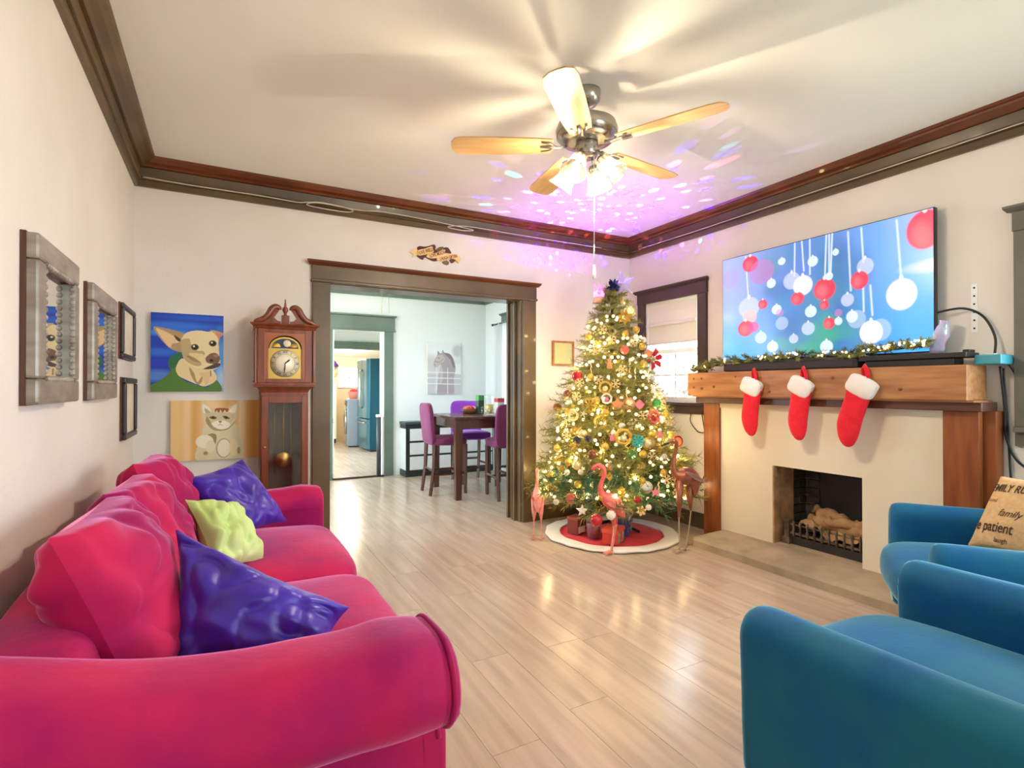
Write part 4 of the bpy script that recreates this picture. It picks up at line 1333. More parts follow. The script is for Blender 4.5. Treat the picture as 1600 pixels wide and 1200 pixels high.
cv.poly(P([(520, 215), (570, 222), (545, 245), (535, 265)]), '#d88f6a')
cv.poly(P([(285, 250), (300, 228), (340, 208), (400, 200), (455, 205), (490, 205), (530, 240), (540, 300), (545, 380), (552, 425), (525, 465), (480, 480), (430, 470), (370, 460), (320, 430), (290, 395), (280, 330), (270, 280)]), '#e8d6a4')
cv.poly(P([(270, 275), (330, 260), (345, 300), (380, 340), (430, 345), (440, 370), (400, 400), (420, 440), (380, 450), (320, 425), (290, 390), (275, 340)]), '#b89e6e', .9)
cv.poly(P([(330, 365), (380, 360), (430, 370), (440, 430), (380, 420)]), '#e6cf98', .9)
cv.poly(P([(310, 380), (350, 385), (400, 415), (410, 430), (350, 410)]), '#8d7244', .8)
cv.poly(P([(330, 460), (365, 500), (385, 560), (405, 545), (430, 500), (420, 560), (390, 580), (350, 530)]), '#a48452', .9)
cv.poly(P([(400, 500), (450, 490), (478, 490), (470, 560), (445, 585), (430, 540)]), '#dcc088', .9)
cv.line(P([(482, 482), (484, 520)]), .012, '#3c2a1c')
cv.poly(P([(446, 392), (478, 362), (520, 356), (546, 382), (545, 415), (520, 432), (480, 432), (452, 420)]), '#7a5640')
cv.poly(P([(430, 470), (470, 450), (520, 430), (550, 428), (548, 448), (500, 468), (455, 472)]), '#4f3a34')
cv.ell(*P([(488, 410)])[0], .03, .02, '#2a1c18')
cv.ell(*P([(520, 375)])[0], .035, .02, '#a8806a', .7)
for ex, ey in ((370, 318), (497, 288)):
    cv.ell(*P([(ex, ey)])[0], .055, .040, '#6a4e2e')
    cv.ell(*P([(ex + 1, ey)])[0], .042, .033, '#1c120c')
    cv.ell(*P([(ex - 6, ey - 6)])[0], .013, .012, '#f6f2e8')
cv.build('picture', vcol_mat('oil_paint', .55), fn, dogp)

catp, fn = canvas_thing('golden painting of a seated cream kitten with orange stripes', -.297, .222, .715, 1.113, YB)
P = lambda pts: [((x - 217) / 602, (y - 690 + (x - 217) * .02) / 420) for x, y in pts]
cv = Canvas(1, 1, 230, 180)
cv.img[:] = np.array(lin('#e0ac62')[:3])
for (x, c, a, wd) in ((.05, '#eec98c', .8, .08), (.18, '#f2d6a0', .7, .05), (.27, '#d99f52', .6, .05), (.80, '#f6dfae', .9, .05), (.9, '#cf9448', .8, .09), (.7, '#eec380', .6, .06), (.45, '#f3e2b8', .5, .12)):
    cv.ell(x, .5, wd, 1.2, c, a, 1.)
cv.poly(P([(418, 940), (430, 880), (460, 850), (640, 850), (665, 900), (690, 960), (690, 1100), (400, 1110), (392, 1010)]), '#d9cfa6')
cv.poly(P([(430, 800), (415, 740), (425, 695), (460, 715), (490, 745), (545, 735), (600, 740), (635, 715), (668, 700), (665, 760), (655, 820), (640, 860), (600, 885), (545, 893), (490, 880), (445, 850)]), '#d8ccA4')
cv.poly(P([(430, 712), (470, 735), (480, 770), (440, 780), (425, 750)]), '#f0e8cc')
cv.poly(P([(660, 712), (625, 735), (605, 765), (650, 770)]), '#f0e8cc')
cv.poly(P([(440, 740), (480, 770), (450, 780)]), '#8c7a4e', .7)
cv.poly(P([(515, 742), (600, 742), (592, 768), (575, 755), (562, 778), (548, 752), (535, 775), (522, 756), (512, 772)]), '#9a5c24')
cv.poly(P([(440, 780), (500, 770), (600, 770), (640, 790), (620, 840), (545, 850), (470, 840)]), '#c9bd92', .7)
cv.ell(*P([(547, 862)])[0], .11, .085, '#f3ecd8')
cv.poly(P([(455, 800), (475, 830), (500, 870), (545, 890), (600, 880), (650, 830), (640, 850), (600, 890), (545, 902), (490, 890), (450, 840)]), '#8f7a48', .8)
for ex, s in ((496, 1), (588, -1)):
    cv.poly(P([(ex - 25, 800 + 4 * s), (ex, 796), (ex + 25, 806 - 4 * s + 4), (ex + 15, 818), (ex - 10, 816)]), '#6f5c30')
    cv.ell(*P([(ex, 808)])[0], .016, .018, '#2c2412')
cv.poly(P([(533, 832), (557, 832), (546, 844)]), '#b56a4c')
cv.line(P([(546, 844), (546, 856), (530, 862)]), .006, '#8a5c48')
cv.line(P([(546, 856), (562, 862)]), .006, '#8a5c48')
cv.poly(P([(460, 930), (500, 920), (520, 940), (510, 1000), (480, 960)]), '#8c7844', .9)
for x, y, rx, ry, c in ((440, 975, .10, .11, '#efe6c8'), (480, 1010, .055, .10, '#e4d9b2'), (570, 1025, .085, .165, '#9e8f62'), (572, 1025, .076, .15, '#e9e2c6'), (640, 1020, .05, .15, '#e6d6a6'), (430, 1070, .07, .07, '#d9cb9c')):
    cv.ell(*P([(x, y)])[0], rx, ry, c, 1., .08)
cv.ell(*P([(676, 1045)])[0], .02, .06, '#9a7a40', .8)
cv.ell(*P([(447, 1058)])[0], .025, .03, '#7f6a38', .8)
cv.build('picture', vcol_mat('oil_paint'), fn, catp)

# framed mirrors and prints on the left wall


def framed(label, cat, name, y0, y1, z0, z1, off, bw, depth, m, inner, rope=False):
    """hangs on wall_left; off = gap to the wall at the near side"""
    t = thing(name, label, cat, (XL + .001, (y0 + y1) / 2, z0))
    hw, H = (y1 - y0) / 2, z1 - z0
    for nm, (a0, a1_, b0, b1) in (('frame_rail', (-hw, hw, 0, bw)), ('frame_rail', (-hw, hw, H - bw, H)), ('frame_stile', (-hw, -hw + bw, bw, H - bw)), ('frame_stile', (hw - bw, hw, bw, H - bw))):
        MB().box(.006, depth, a0, a1_, b0, b1).build(nm, m, t, bevel=min(.008, bw * .25), seg=2)
    MB().box(0, depth * .3, -hw - .002, hw + .002, -.002, H + .002).build('backing', M_frame_edge, t)
    if rope:
        for (p0, p1) in (((-hw + bw, bw), (-hw + bw, H - bw)), ((hw - bw, bw), (hw - bw, H - bw)), ((-hw + bw, bw), (hw - bw, bw)), ((-hw + bw, H - bw), (hw - bw, H - bw))):
            N = int(max(abs(p1[0] - p0[0]), abs(p1[1] - p0[1])) / .022)
            mb = MB()
            for k in range(N + 1):
                u = k / max(1, N)
                mb.sphere((depth * .85, p0[0] + (p1[0] - p0[0]) * u, p0[1] + (p1[1] - p0[1]) * u), .0095, 6, sq=(1, .8, 1.1))
            mb.build('rope_bead', M_frame_silver, t)
    MB().box(depth * .32, depth * .32 + .004, -hw + bw * .9, hw - bw * .9, bw * .9, H - bw * .9).build('glass' if inner is M_mirror else 'print', inner, t)
    return t


framed('large silver framed mirror with rope beading on the left wall', 'mirror', 'framed_mirror', 1.965, 2.45, 1.150, 1.640, .02, .075, .042, M_frame_silver, M_mirror, True)
framed('smaller looking silver framed mirror, farther along the left wall', 'mirror', 'framed_mirror', 2.74, 3.29, 1.147, 1.632, .02, .075, .036, M_frame_silver, M_mirror, True)
M_bframe = mat('black_brown_frame', '#2c2320', .4)
framed('small dark framed print, upper of the two near the corner', 'picture', 'framed_print', 3.56, 4.02, 1.36, 1.665, .01, .03, .026, M_bframe, M_print)
framed('small dark framed print, lower of the two near the corner', 'picture', 'framed_print', 3.62, 4.06, .905, 1.255, .01, .032, .03, M_bframe, M_print)
t = thing('framed_print', 'light wood framed yellow print half hidden behind the decorated tree', 'picture', (2.78, YB, 1.40))
MB().box(-.12, .12, -.02, 0, 0, .018).box(-.12, .12, -.02, 0, .212, .23).box(-.12, -.10, -.02, 0, .018, .212).box(.10, .12, -.02, 0, .018, .212).build('frame', M_oak, t)
MB().box(-.10, .10, -.012, -.004, .018, .212).build('print', mat('yellow_print', '#e8dc8e', .7, col2='#c7d8a0', scale=9), t)
pg_ = thing('wooden_peg', 'round copper coloured wooden peg sticking out of the wall beside the tree', 'peg', (2.72, YB, 1.02))
MB().lathe([(.001, 0), (.034, 0), (.036, .012), (.030, .03), (.028, .10), (.034, .115), (.034, .13), (.026, .132), (.022, .10), (.001, .10)], 20, M=Matrix.Rotation(PI / 2, 4, 'X') @ Matrix.Rotation(-.5, 4, 'Y')).build('peg', mat('copper_wood', '#a86030', .4, metal=.3), pg_)

# sign above the opening: three ribbons over dark leaves
sg = thing('ribbon_sign', 'carved banner sign with three ribbons of words above the opening', 'sign', (1.53, YB - .004, 2.29))
K = .00553 / 13.333
KZ = .00523 / 13.333


def SP(x, y):
    px, py = 620 + x / 13.333, 360 + y / 13.333
    return ((px - 680) * .00553, -((py - 395) - .126 * (px - 680)) * .00523)


def flat(name, pts, y0, y1, m, par, sm=True):
    q = [SP(*p) for p in pts]
    if sm:
        q = [(p[0], p[1]) for p in spline([(a, b, 0) for a, b in q], 4, True)]
    return MB().prism(q, y0, y1, lambda a, z, h: (a, h, z)).build(name, m, par)


M_signb = mat('sign_maroon', '#4a1c14', .6, col2='#5c2a1a', scale=30)
M_signo = mat('sign_olive', '#6d5a26', .6)
M_rib = mat('sign_ribbon', '#e9bd72', .6, col2='#f0cf92', scale=20)
M_gilt = mat('sign_letter', '#7a3c14', .5)
for pts in ([(420, 330), (470, 300), (560, 310), (640, 300), (760, 265), (800, 310), (790, 370), (850, 420), (760, 440), (600, 400), (440, 380)], [(420, 490), (560, 480), (640, 470), (640, 520), (560, 540), (540, 580), (480, 555)],
            [(960, 340), (1050, 325), (1110, 400), (1125, 450), (1050, 440), (1000, 430)], [(590, 520), (700, 560), (840, 550), (850, 590), (760, 610), (640, 560)], [(1090, 590), (1150, 570), (1210, 600), (1140, 660)]):
    flat('leaf', pts, -.008, -.002, M_signb, sg)
for pts in ([(800, 380), (870, 320), (965, 315), (940, 370), (860, 410)], [(940, 630), (1030, 600), (1080, 640), (1060, 690), (990, 680)]):
    flat('leaf', pts, -.008, -.002, M_signo, sg)
for nm, pts, d in (('ribbon_tail', [(270, 420), (415, 345), (430, 480), (320, 530), (345, 465)], .012), ('ribbon', [(430, 390), (570, 355), (710, 310), (730, 370), (745, 430), (600, 470), (450, 500), (435, 450)], .018), ('ribbon', [(660, 455), (800, 440), (980, 370), (985, 430), (985, 470), (860, 540), (730, 555), (605, 525)], .015),
                  ('ribbon', [(850, 540), (1000, 475), (1130, 460), (1250, 480), (1325, 560), (1280, 660), (1200, 575), (1100, 565), (960, 605), (820, 585)], .012)):
    flat(nm, pts, -d, -d + .006, M_rib, sg, nm == 'ribbon')
for body, (x0, y0), (x1, y1), sz, d in (('LIVE WELL', (450, 445), (725, 372), .040, .019), ('LOVE MUCH', (665, 510), (975, 425), .040, .016), ('LAUGH OFTEN', (880, 565), (1250, 505), .036, .013)):
    me = text_mesh(body, sz, .0006, .001, .15)
    me.materials.append(M_gilt)
    a, b = SP(x0, y0), SP(x1, y1)
    wd = max(v.co.x for v in me.vertices) - min(v.co.x for v in me.vertices)
    o = obj('lettering', me, sg, ((a[0] + b[0]) / 2, -d, (a[1] + b[1]) / 2 - .002), (PI / 2, -math.atan2(b[1] - a[1], b[0] - a[0]), 0))
    o.scale = (math.hypot(b[0] - a[0], b[1] - a[1]) / wd, 1, 1)

# roman blind on the small window
bl = thing('roman_blind', 'pale linen roman blind half lowered over the small window', 'blind', (XR + .02, (W1[0] + W1[1]) / 2, 2.0))
q = MB()
prof = [(0, 0), (-.004, -.10), (.002, -.19), (-.020, -.205), (-.022, -.225), (-.002, -.215), (.0, -.30), (.004, -.385), (-.014, -.395), (-.010, -.40), (.010, -.39), (.010, -.01)]
q.prism(prof, -.28, .31, lambda d, z, h: (d, h, z))
q.build('fabric', M_blind, bl)
MB().box(-.012, .018, -.29, .315, -.02, .0).build('head_rail', M_white, bl)
# ------------------------------------------------------------------ decorated tree in the corner
TX, TY = 2.84, 3.49
TR = lambda z: max(.06, .63 - (z - .32) * .31)
tree = thing('fir_tree', 'tall decorated artificial fir tree covered in warm lights in the corner', 'tree', (TX, TY, 0))
MB().tube([(0, 0, .02), (0, 0, 1.0), (0, 0, 1.98)], [.03, .024, .012], 10).build('trunk', M_bark, tree)
st = MB()
for k in range(4):
    a = PI / 4 + k * PI / 2
    st.tube([(0, 0, .10), (.12 * math.cos(a), .12 * math.sin(a), .06), (.22 * math.cos(a), .22 * math.sin(a), .02)], .012, 8)
st.build('stand', M_dark, tree)
brs = []
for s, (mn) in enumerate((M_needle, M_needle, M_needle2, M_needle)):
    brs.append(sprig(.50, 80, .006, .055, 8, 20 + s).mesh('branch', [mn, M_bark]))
r6 = random.Random(5)
nb = 0
z = .335
while z < 1.97:
    L = TR(z) * 1.03
    n = max(5, int(5 + L * 17))
    a0 = r6.uniform(0, 2 * PI)
    for k in range(n):
        a = a0 + 2 * PI * k / n + r6.uniform(-.15, .15)
        ll = L * r6.uniform(.82, 1.1)
        # keep clear of the two walls behind
        ex, ey = TX + math.cos(a) * ll, TY + math.sin(a) * ll
        if ey > YB - .11:
            ll *= max(.2, (YB - .12 - TY) / (math.sin(a) * ll))
        if ex > XR - .11:
            ll = min(ll, (XR - .12 - TX) / math.cos(a))
        droop = .20 - .12 * (z / 2)
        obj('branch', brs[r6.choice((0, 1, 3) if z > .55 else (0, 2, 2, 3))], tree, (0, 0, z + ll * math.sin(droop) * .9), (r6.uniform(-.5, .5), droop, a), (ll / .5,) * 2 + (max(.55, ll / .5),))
        nb += 1
    z += .056
tip = sprig(.16, 60, .004, .05, 4, 44).mesh('branch', [M_needle, M_bark])
for k in range(7):
    obj('branch', tip, tree, (0, 0, 1.86), (0, -PI / 2 + .25 + .2 * (k % 2), 2 * PI * k / 7))

# string of lights: bulbs on a spiral, the 300 in front as parts
ls = thing('light_string', 'long string of warm white lights wound around the decorated tree', 'string lights', (TX, TY, 0))
wire, pts_l = [], []
turns = 17
NB = 640
for k in range(NB):
    t = (k + .5) / NB
    zz = .34 + 1.77 * (1 - (1 - t) ** .72 if False else 1 - math.sqrt(1 - t * .98))
    a = 2 * PI * turns * t + r6.uniform(-.12, .12)
    rr = TR(zz) * r6.uniform(.78, 1.04)
    p = Vector((rr * math.cos(a), rr * math.sin(a), zz + r6.uniform(-.03, .03)))
    p.y = min(p.y, YB - .05 - TY)
    p.x = min(p.x, XR - .06 - TX)
    pts_l.append(p)
MB().tube([p * 1 - Vector((p.x, p.y, 0)).normalized() * .03 for p in pts_l], .0018, 4).build('wire', M_wire, ls)
tb = MB().sphere((0, 0, 0), .0125, 6).mesh('bulb', M_bulb)
front = sorted(pts_l, key=lambda p: p.x * .63 + p.y * .777)
for p in front[:290]:
    obj('bulb', tb, ls, p)
rest = MB()
for p in front[290:]:
    rest.sphere(p, .008, 4)
rest.build('rear_bulbs', M_bulb, ls)['kind'] = 'stuff'


# the light those bulbs give: one lamp for every few of them
for p in front[::6][:66]:
    L = bpy.data.lights.new('tree_bulb_light', 'POINT')
    L.energy, L.color, L.shadow_soft_size = TREE_W, (1, .72, .34), .02
    lo_ = bpy.data.objects.new('tree_bulb_light', L)
    COL.objects.link(lo_)
    lo_.location = Vector((TX, TY, 0)) + p * 1 + Vector((p.x, p.y, 0)).normalized() * .02


def on_tree(a, zz, off=.02):
    a = math.radians(a)
    r = TR(zz) + off
    return Vector((TX + r * math.cos(a), TY + r * math.sin(a), zz)), a


def orn(name, label, cat, ang, zz, fn, group=None, off=.03):
    p, a = on_tree(ang, zz, off)
    a = math.atan2(math.sin(a) * .4 - .8 * .6, math.cos(a) * .4 - .6 * .6)
    t = thing(name, label, cat, p, a, group)
    fn(t)
    return t


M_redm = mat('red_bauble', '#c01820', .18, coat=.5)
M_bronze = mat('bronze_bauble', '#8a5034', .3, metal=.5)
M_coral = mat('coral_bauble', '#e0604a', .3, coat=.4)
M_pinkm = mat('pink_felt', '#ee7f8a', .7)
M_tealm = mat('teal_glitter', '#3fb5a5', .45, bump=.4, bscale=250)
M_greenm = mat('green_glitter', '#3f9e4a', .45, bump=.3, bscale=200)
M_orange = mat('orange_felt', '#e8905a', .7)
M_cream = mat('cream_porcelain', '#f4ead6', .35)
M_brown = mat('brown_wood', '#7a4a2a', .5)
M_darkorn = mat('dark_enamel', '#2b2030', .35)


def ball(m, r=.03):
    def f(t):
        MB().sphere((0, 0, -r), r, 12).build('ball', m, t)
        MB().lathe([(.001, .004), (.008, .004), (.008, -.004), (.001, -.004)], 10).build('cap', M_brass, t)
        MB().tube([(0, 0, .004), (-.006, 0, .018), (-.012, 0, .03)], .001, 4).build('hook', M_brass, t)
    return f


def star(m, r=.035, n=6, w=.010, th=.006):
    def f(t):
        mb = MB()
        for k in range(n):
            a = 2 * PI * k / n
            d = Vector((0, math.cos(a), math.sin(a)))
            mb.tube([(0, 0, 0), d * r], [w, w * .4], 6, flat=.5)
            if n >= 6:
                q = Vector((0, -math.sin(a), math.cos(a)))
                for s in (-1, 1):
                    mb.tube([d * r * .55, d * r * .85 + q * s * r * .28], w * .4, 5)
        mb.build('star', m, t)
        MB().tube([(0, 0, r * .8), (-.01, 0, r + .03)], .001, 4).build('hanger', M_brass, t)
    return f


def solid_star(m, r=.04, n=5, inner=.45, th=.006):
    def f(t):
        pts = []
        for k in range(2 * n):
            a = PI / 2 + PI * k / n
            rr = r if k % 2 == 0 else r * inner
            pts.append((rr * math.cos(a), rr * math.sin(a)))
        MB().prism(pts, -th, th, lambda a, z, h: (h, a, z)).build('star', m, t)
        MB().tube([(0, 0, r), (-.01, 0, r + .03)], .001, 4).build('hanger', M_brass, t)
    return f


def ring(m, r=.035, w=.009, centre=None):
    def f(t):
        pts = [(0, r * math.cos(2 * PI * k / 18), r * math.sin(2 * PI * k / 18)) for k in range(19)]
        MB().tube(pts, [w * (1 + .25 * math.sin(k * 2.4)) for k in range(19)], 7).build('ring', m, t)
        if centre:
            MB().sphere((0, 0, -r * .2), r * .5, 8).build('centre', centre, t)
        MB().tube([(0, 0, r), (-.01, 0, r + .035)], .001, 4).build('hanger', M_brass, t)
    return f


def icicle(m, L=.13):
    def f(t):
        pts = [(.004 * math.sin(k * 1.5), .004 * math.cos(k * 1.5), -L * k / 12) for k in range(13)]
        MB().tube(pts, [.0055 - .0035 * k / 12 for k in range(13)], 6).build('drop', m, t)
        MB().tube([(0, 0, 0), (-.01, 0, .02)], .001, 4).build('hanger', M_brass, t)
    return f


def flower(m, r=.07, n=6):
    def f(t):
        for k in range(n):
            a = 2 * PI * k / n + .3
            c, s = math.cos(a), math.sin(a)
            pts = [(.2, 0), (.35, .2), (.65, .24), (1, 0), (.65, -.24), (.35, -.2)]
            vs = [(.02 + .02 * (x > .5) + .02 * abs(y) - .012 * (x == 1), r * (x * c - y * s), r * (x * s + y * c)) for x, y in pts]
            mb = MB().add(vs + [(v[0] - .004, v[1], v[2]) for v in vs], [tuple(range(6)), tuple(range(11, 5, -1))] + [(i, (i + 1) % 6, 6 + (i + 1) % 6, 6 + i) for i in range(6)])
            mb.build('petal', m, t)
        MB().sphere((.03, 0, 0), r * .18, 8).build('centre', M_gold, t)
        MB().tube([(.02, 0, 0), (-.03, 0, -.02), (-.08, 0, -.03)], .003, 5).build('stem', M_wire, t)
    return f


def figure(m1, m2, h=.06):
    def f(t):
        MB().lathe([(.001, -h), (.018, -h), (.020, -h * .85), (.012, -h * .45), (.009, -h * .36), (.001, -h * .34)], 12).build('body', m1, t)
        MB().sphere((0, 0, -h * .22), h * .18, 8).build('head', m2, t)
        for s in (-1, 1):
            MB().tube([(0, s * .008, -h * .45), (.004, s * .022, -h * .55)], .004, 6).build('limb', m1, t)
        MB().tube([(0, 0, -h * .05), (-.01, 0, .03)], .001, 4).build('hanger', M_brass, t)
    return f


def plaque(m1, m2, r=.038):
    def f(t):
        Mx = Matrix.Rotation(PI / 2, 4, 'Y')
        MB().lathe([(.001, -.004), (r, -.004), (r, .004), (.001, .004)], 24, M=Mx).build('disc', m1, t)
        MB().lathe([(.001, .0), (r * .72, .0), (r * .72, .007), (.001, .007)], 24, M=Mx).build('inset', m2, t)
        MB().tube([(0, 0, r), (-.01, 0, r + .03)], .001, 4).build('hanger', M_brass, t)
    return f


ORN = [
    ('bauble', 'glossy red ball at the left edge of the tree, upper half', 178, 1.331, ball(M_redm, .042)), ('bauble', 'dull bronze ball at the left edge of the tree below the red one', 166, 1.179, ball(M_bronze, .036)),
    ('flower_ornament', 'large red poinsettia on the right side of the tree before the window', -40, 1.43, flower(M_redm, .095)), ('star_ornament', 'white star with a pink ball heart at the centre of the tree', -135, 1.116, ring(M_cream, .034, .008, M_pinkm)),
    ('snowflake_ornament', 'broad gold snowflake left of centre on the tree', -153, 1.063, star(M_gold, .062, 8, .014)), ('cookie_ornament', 'orange star shaped cookie ornament near the middle of the tree', -124, 1.072, solid_star(M_orange, .05, 5, .6)),
    ('photo_ornament', 'pale orange plaque right of centre on the tree', -112, 1.078, plaque(M_orange, M_goldpale, .045)), ('heart_ornament', 'pink star on the right half of the tree at mid height', -101, 1.071, solid_star(M_pinkm, .038, 4, .75)),
    ('cup_ornament', 'red and gold bell shape at the right side of the tree', -87, .974, ring(M_coral, .04, .014, M_redm)), ('leaf_ornament', 'bright green glitter ball at the right edge of the tree', -75, 1.114, ball(M_greenm, .034)),
    ('ring_ornament', 'gold ring with pale centre in the upper middle of the tree', -137, 1.2, ring(M_gold, .042, .009, M_goldpale)), ('ring_ornament', 'empty gold ring tilted in the middle of the tree', -140, .944, ring(M_gold, .045, .008)),
    ('bell_ornament', 'clear gold tinted ball on the left half at mid height', -156, .883, ball(M_goldpale, .034)), ('star_ornament', 'tiny white star left of the middle of the tree', -158, .997, star(M_cream, .03, 5, .008)),
    ('star_ornament', 'gold star right of the middle of the tree', -110, .927, star(M_goldpale, .048, 6, .010)), ('bauble', 'dark ball with white top on the left side of the tree', -161, .83, ball(M_darkorn, .032)),
    ('bauble', 'dark enamel ball left of the wreath ornament', -150, .842, ball(M_darkorn, .028)), ('wreath_ornament', 'big gold wreath ornament in the centre of the tree', -120, .836, ring(M_gold, .052, .015, M_goldpale)),
    ('snowflake_ornament', 'teal glitter snowflake right of the gold wreath', -108, .804, star(M_tealm, .052, 8, .016)), ('plaque_ornament', 'round golden photo plaque right of the teal snowflake', -98, .784, plaque(M_gold, M_goldpale, .05)),
    ('basket_ornament', 'small gold ring at the left edge of the tree at mid height', -170, .981, ring(M_goldpale, .034, .010)), ('snowman_ornament', 'white figure beneath the red poinsettia', -72, 1.239, figure(M_cream, M_cream, .085)),
    ('finial_ornament', 'orange figure high in the middle of the tree', -133, 1.424, figure(M_orange, M_orange, .08)), ('bauble', 'coral carved ball high on the tree, right of the orange figure', -110, 1.524, ball(M_coral, .034)),
    ('stocking_ornament', 'pink figure at the right edge of the tree at mid height', -82, .896, figure(M_pinkm, M_cream, .08)), ('snowflake_ornament', 'green glitter star beneath the teal snowflake', -114, .71, star(M_greenm, .042, 6, .012)),
    ('bauble', 'coral red ball low on the left of the tree', -157, .421, ball(M_coral, .040)), ('star_ornament', 'white star hanging from the lowest left branches', -148, .312, solid_star(M_cream, .045)),
    ('bauble', 'white ball with red stripe hanging lowest beside the pink flamingo', -130, .33, ball(M_cream, .034)), ('plaque_ornament', 'round pale plaque with dark lines low on the right half', -106, .484, plaque(M_goldpale, M_cream, .045)),
    ('star_ornament', 'pink glitter star low on the right half of the tree', -100, .447, solid_star(M_pinkm, .036)), ('bauble', 'small red ball low right of the tree centre', -113, .427, ball(M_redm, .026)),
    ('animal_ornament', 'tan standing figure on a perch at the lower centre', -131, .67, figure(M_orange, M_cream, .075)), ('triangle_ornament', 'gold triangle beside the flamingo head', -136, .576, solid_star(M_gold, .04, 3, .5)),
    ('diamond_ornament', 'gold diamond right of the gold triangle', -131, .556, solid_star(M_gold, .034, 4, .6)), ('bauble', 'clear pale globe low on the left half of the tree', -157, .656, ball(M_goldpale, .036)),
    ('gingerbread_ornament', 'gold flower ornament on the left, lower half', -160, .761, flower(M_gold, .042, 5)), ('bauble', 'copper ball in the lower half, left of centre', -145, .737, ball(M_bronze, .034)),
    ('bauble', 'shiny red ball hanging just above the gift boxes', -139, .30, ball(M_redm, .045)), ('cane_ornament', 'white striped icicle at the very bottom centre of the tree', -123, .37, icicle(M_cream, .06)),
    ('cluster_ornament', 'pale gold flower at the bottom right of the tree', -112, .335, flower(M_goldpale, .04, 6)), ('bow_ornament', 'golden bow flower just under the tree top', -105, 1.75, flower(M_gold, .06, 7)),
    ('bear_ornament', 'brown wooden figure on the right half of the tree', -93, 1.148, figure(M_brown, M_brown, .09)), ('angel_ornament', 'pale pink figure at the middle of the tree', -129, .878, figure(M_pinkm, M_cream, .075)),
    ('bauble', 'orange ball at the right edge above the poinsettia', -54, 1.502, ball(M_orange, .032)), ('santa_ornament', 'red and gold plaque at the right edge above the copper bird', -50, .772, plaque(M_redm, M_orange, .045))]
for nm, lab, a, zz, fn in ORN:
    orn(nm, lab, 'ornament', a, zz, fn)
used = [(a, z_) for _, _, a, z_, _ in ORN]


def spots(n, sd, gap):
    q = random.Random(sd)
    out = []
    tries = 0
    while len(out) < n and tries < 4000:
        tries += 1
        zz = .36 + 1.5 * (1 - math.sqrt(q.random()))
        a = q.uniform(-185, -55)
        if all(math.hypot(math.radians((a - b) % 360 if (a - b) % 360 < 180 else (a - b) % 360 - 360) * TR(zz), zz - y) > gap for b, y in used):
            used.append((a, zz))
            out.append((a, zz))
    return out


for a, zz in spots(34, 3, .07):
    orn('gold_bauble', 'small gold glitter ball hanging among the tree lights', 'ornament', a, zz, ball(M_gold, .028), 'small gold glitter balls on the tree')
for a, zz in spots(22, 4, .07):
    orn('gold_snowflake', 'small pale gold snowflake hanging among the tree lights', 'ornament', a, zz, star(M_goldpale, .040, 6, .010), 'small gold snowflakes on the tree')
for a, zz in spots(14, 6, .07):
    orn('icicle', 'slim pale gold icicle hanging among the tree lights', 'ornament', a, zz, icicle(M_goldpale, .11), 'gold icicles on the tree')
for a, zz in spots(10, 9, .07):
    orn('cream_bauble', 'small cream ball hanging among the tree lights', 'ornament', a, zz, ball(M_cream, .022), 'small cream balls on the tree')

# tree top: glowing projector castle, dark rosette, iridescent star
top = Vector((TX, TY, 0))
pj = thing('disco_projector', 'pink glowing projector lamp standing at the left of the tree top', 'projector light', (2.735, 3.53, 1.90))
M_pg = mat('pink_glow', '#ff8aff', .3, emit=(1, .18, .95), es=2.6)
MB().lathe([(.001, .0), (.042, 0), (.045, .02), (.040, .045), (.001, .046)], 20).build('base', mat('peach_plastic', '#f0b090', .4), pj)
MB().lathe([(.001, .046), (.038, .046), (.046, .075), (.040, .095), (.001, .10)], 20).build('dome', M_pg, pj)
M_pc = mat('pink_crystal', '#f6a6f2', .1, emit=(1, .3, .9), es=.35)
cr = MB()
for k in range(8):
    a = 2 * PI * k / 8
    cr.tube([(.036 * math.cos(a), .036 * math.sin(a), .09), (.038 * math.cos(a), .038 * math.sin(a), .14 + .02 * (k % 2))], [.006, .002], 5)
cr.build('crystal_crown', M_pc, pj)
ro = thing('rosette', 'dark blue glitter rosette between the glowing lamp and the star', 'ornament', (2.80, 3.43, 2.03), math.radians(-127))
q8 = random.Random(8)
M_navy = mat('navy_glitter', '#1c2a5e', .4, bump=.4, bscale=200, metal=.3)
for k in range(18):
    d = Vector((q8.uniform(-.2, 1), q8.uniform(-1, 1), q8.uniform(-1, 1))).normalized()
    s = d.orthogonal().normalized() * .016
    MB().add([(0, 0, 0), d * .04 + s, d * .065, d * .04 - s, d * .03 + d.cross(s)], [(0, 1, 4), (1, 2, 4), (2, 3, 4), (3, 0, 4), (0, 3, 2, 1)]).build('petal', M_navy, ro)
sr = thing('tree_star', 'sparkling iridescent lilac star crowning the tree', 'tree topper', (2.875, 3.40, 2.045), math.radians(-127))
M_irid = mat('iridescent_foil', '#e0c2ee', .18, metal=.55, col2='#bfc6f6', scale=40, bump=.5, bscale=60, emit=(.85, .6, 1), es=.12)
pts = []
for k in range(10):
    a = PI / 2 + PI * k / 5 + .18
    rr = .115 if k % 2 == 0 else .052
    pts.append((rr * math.cos(a), rr * math.sin(a)))
vs = [(0, a, z) for a, z in pts] + [(.034, 0, 0), (-.034, 0, 0)]
MB().add(vs, [(i, (i + 1) % 10, 10) for i in range(10)] + [((i + 1) % 10, i, 11) for i in range(10)]).build('star', M_irid, sr)
MB().lathe([(.001, -.10), (.02, -.10), (.026, -.13), (.02, -.165), (.001, -.165)], 12).build('star_base', M_goldpale, sr)

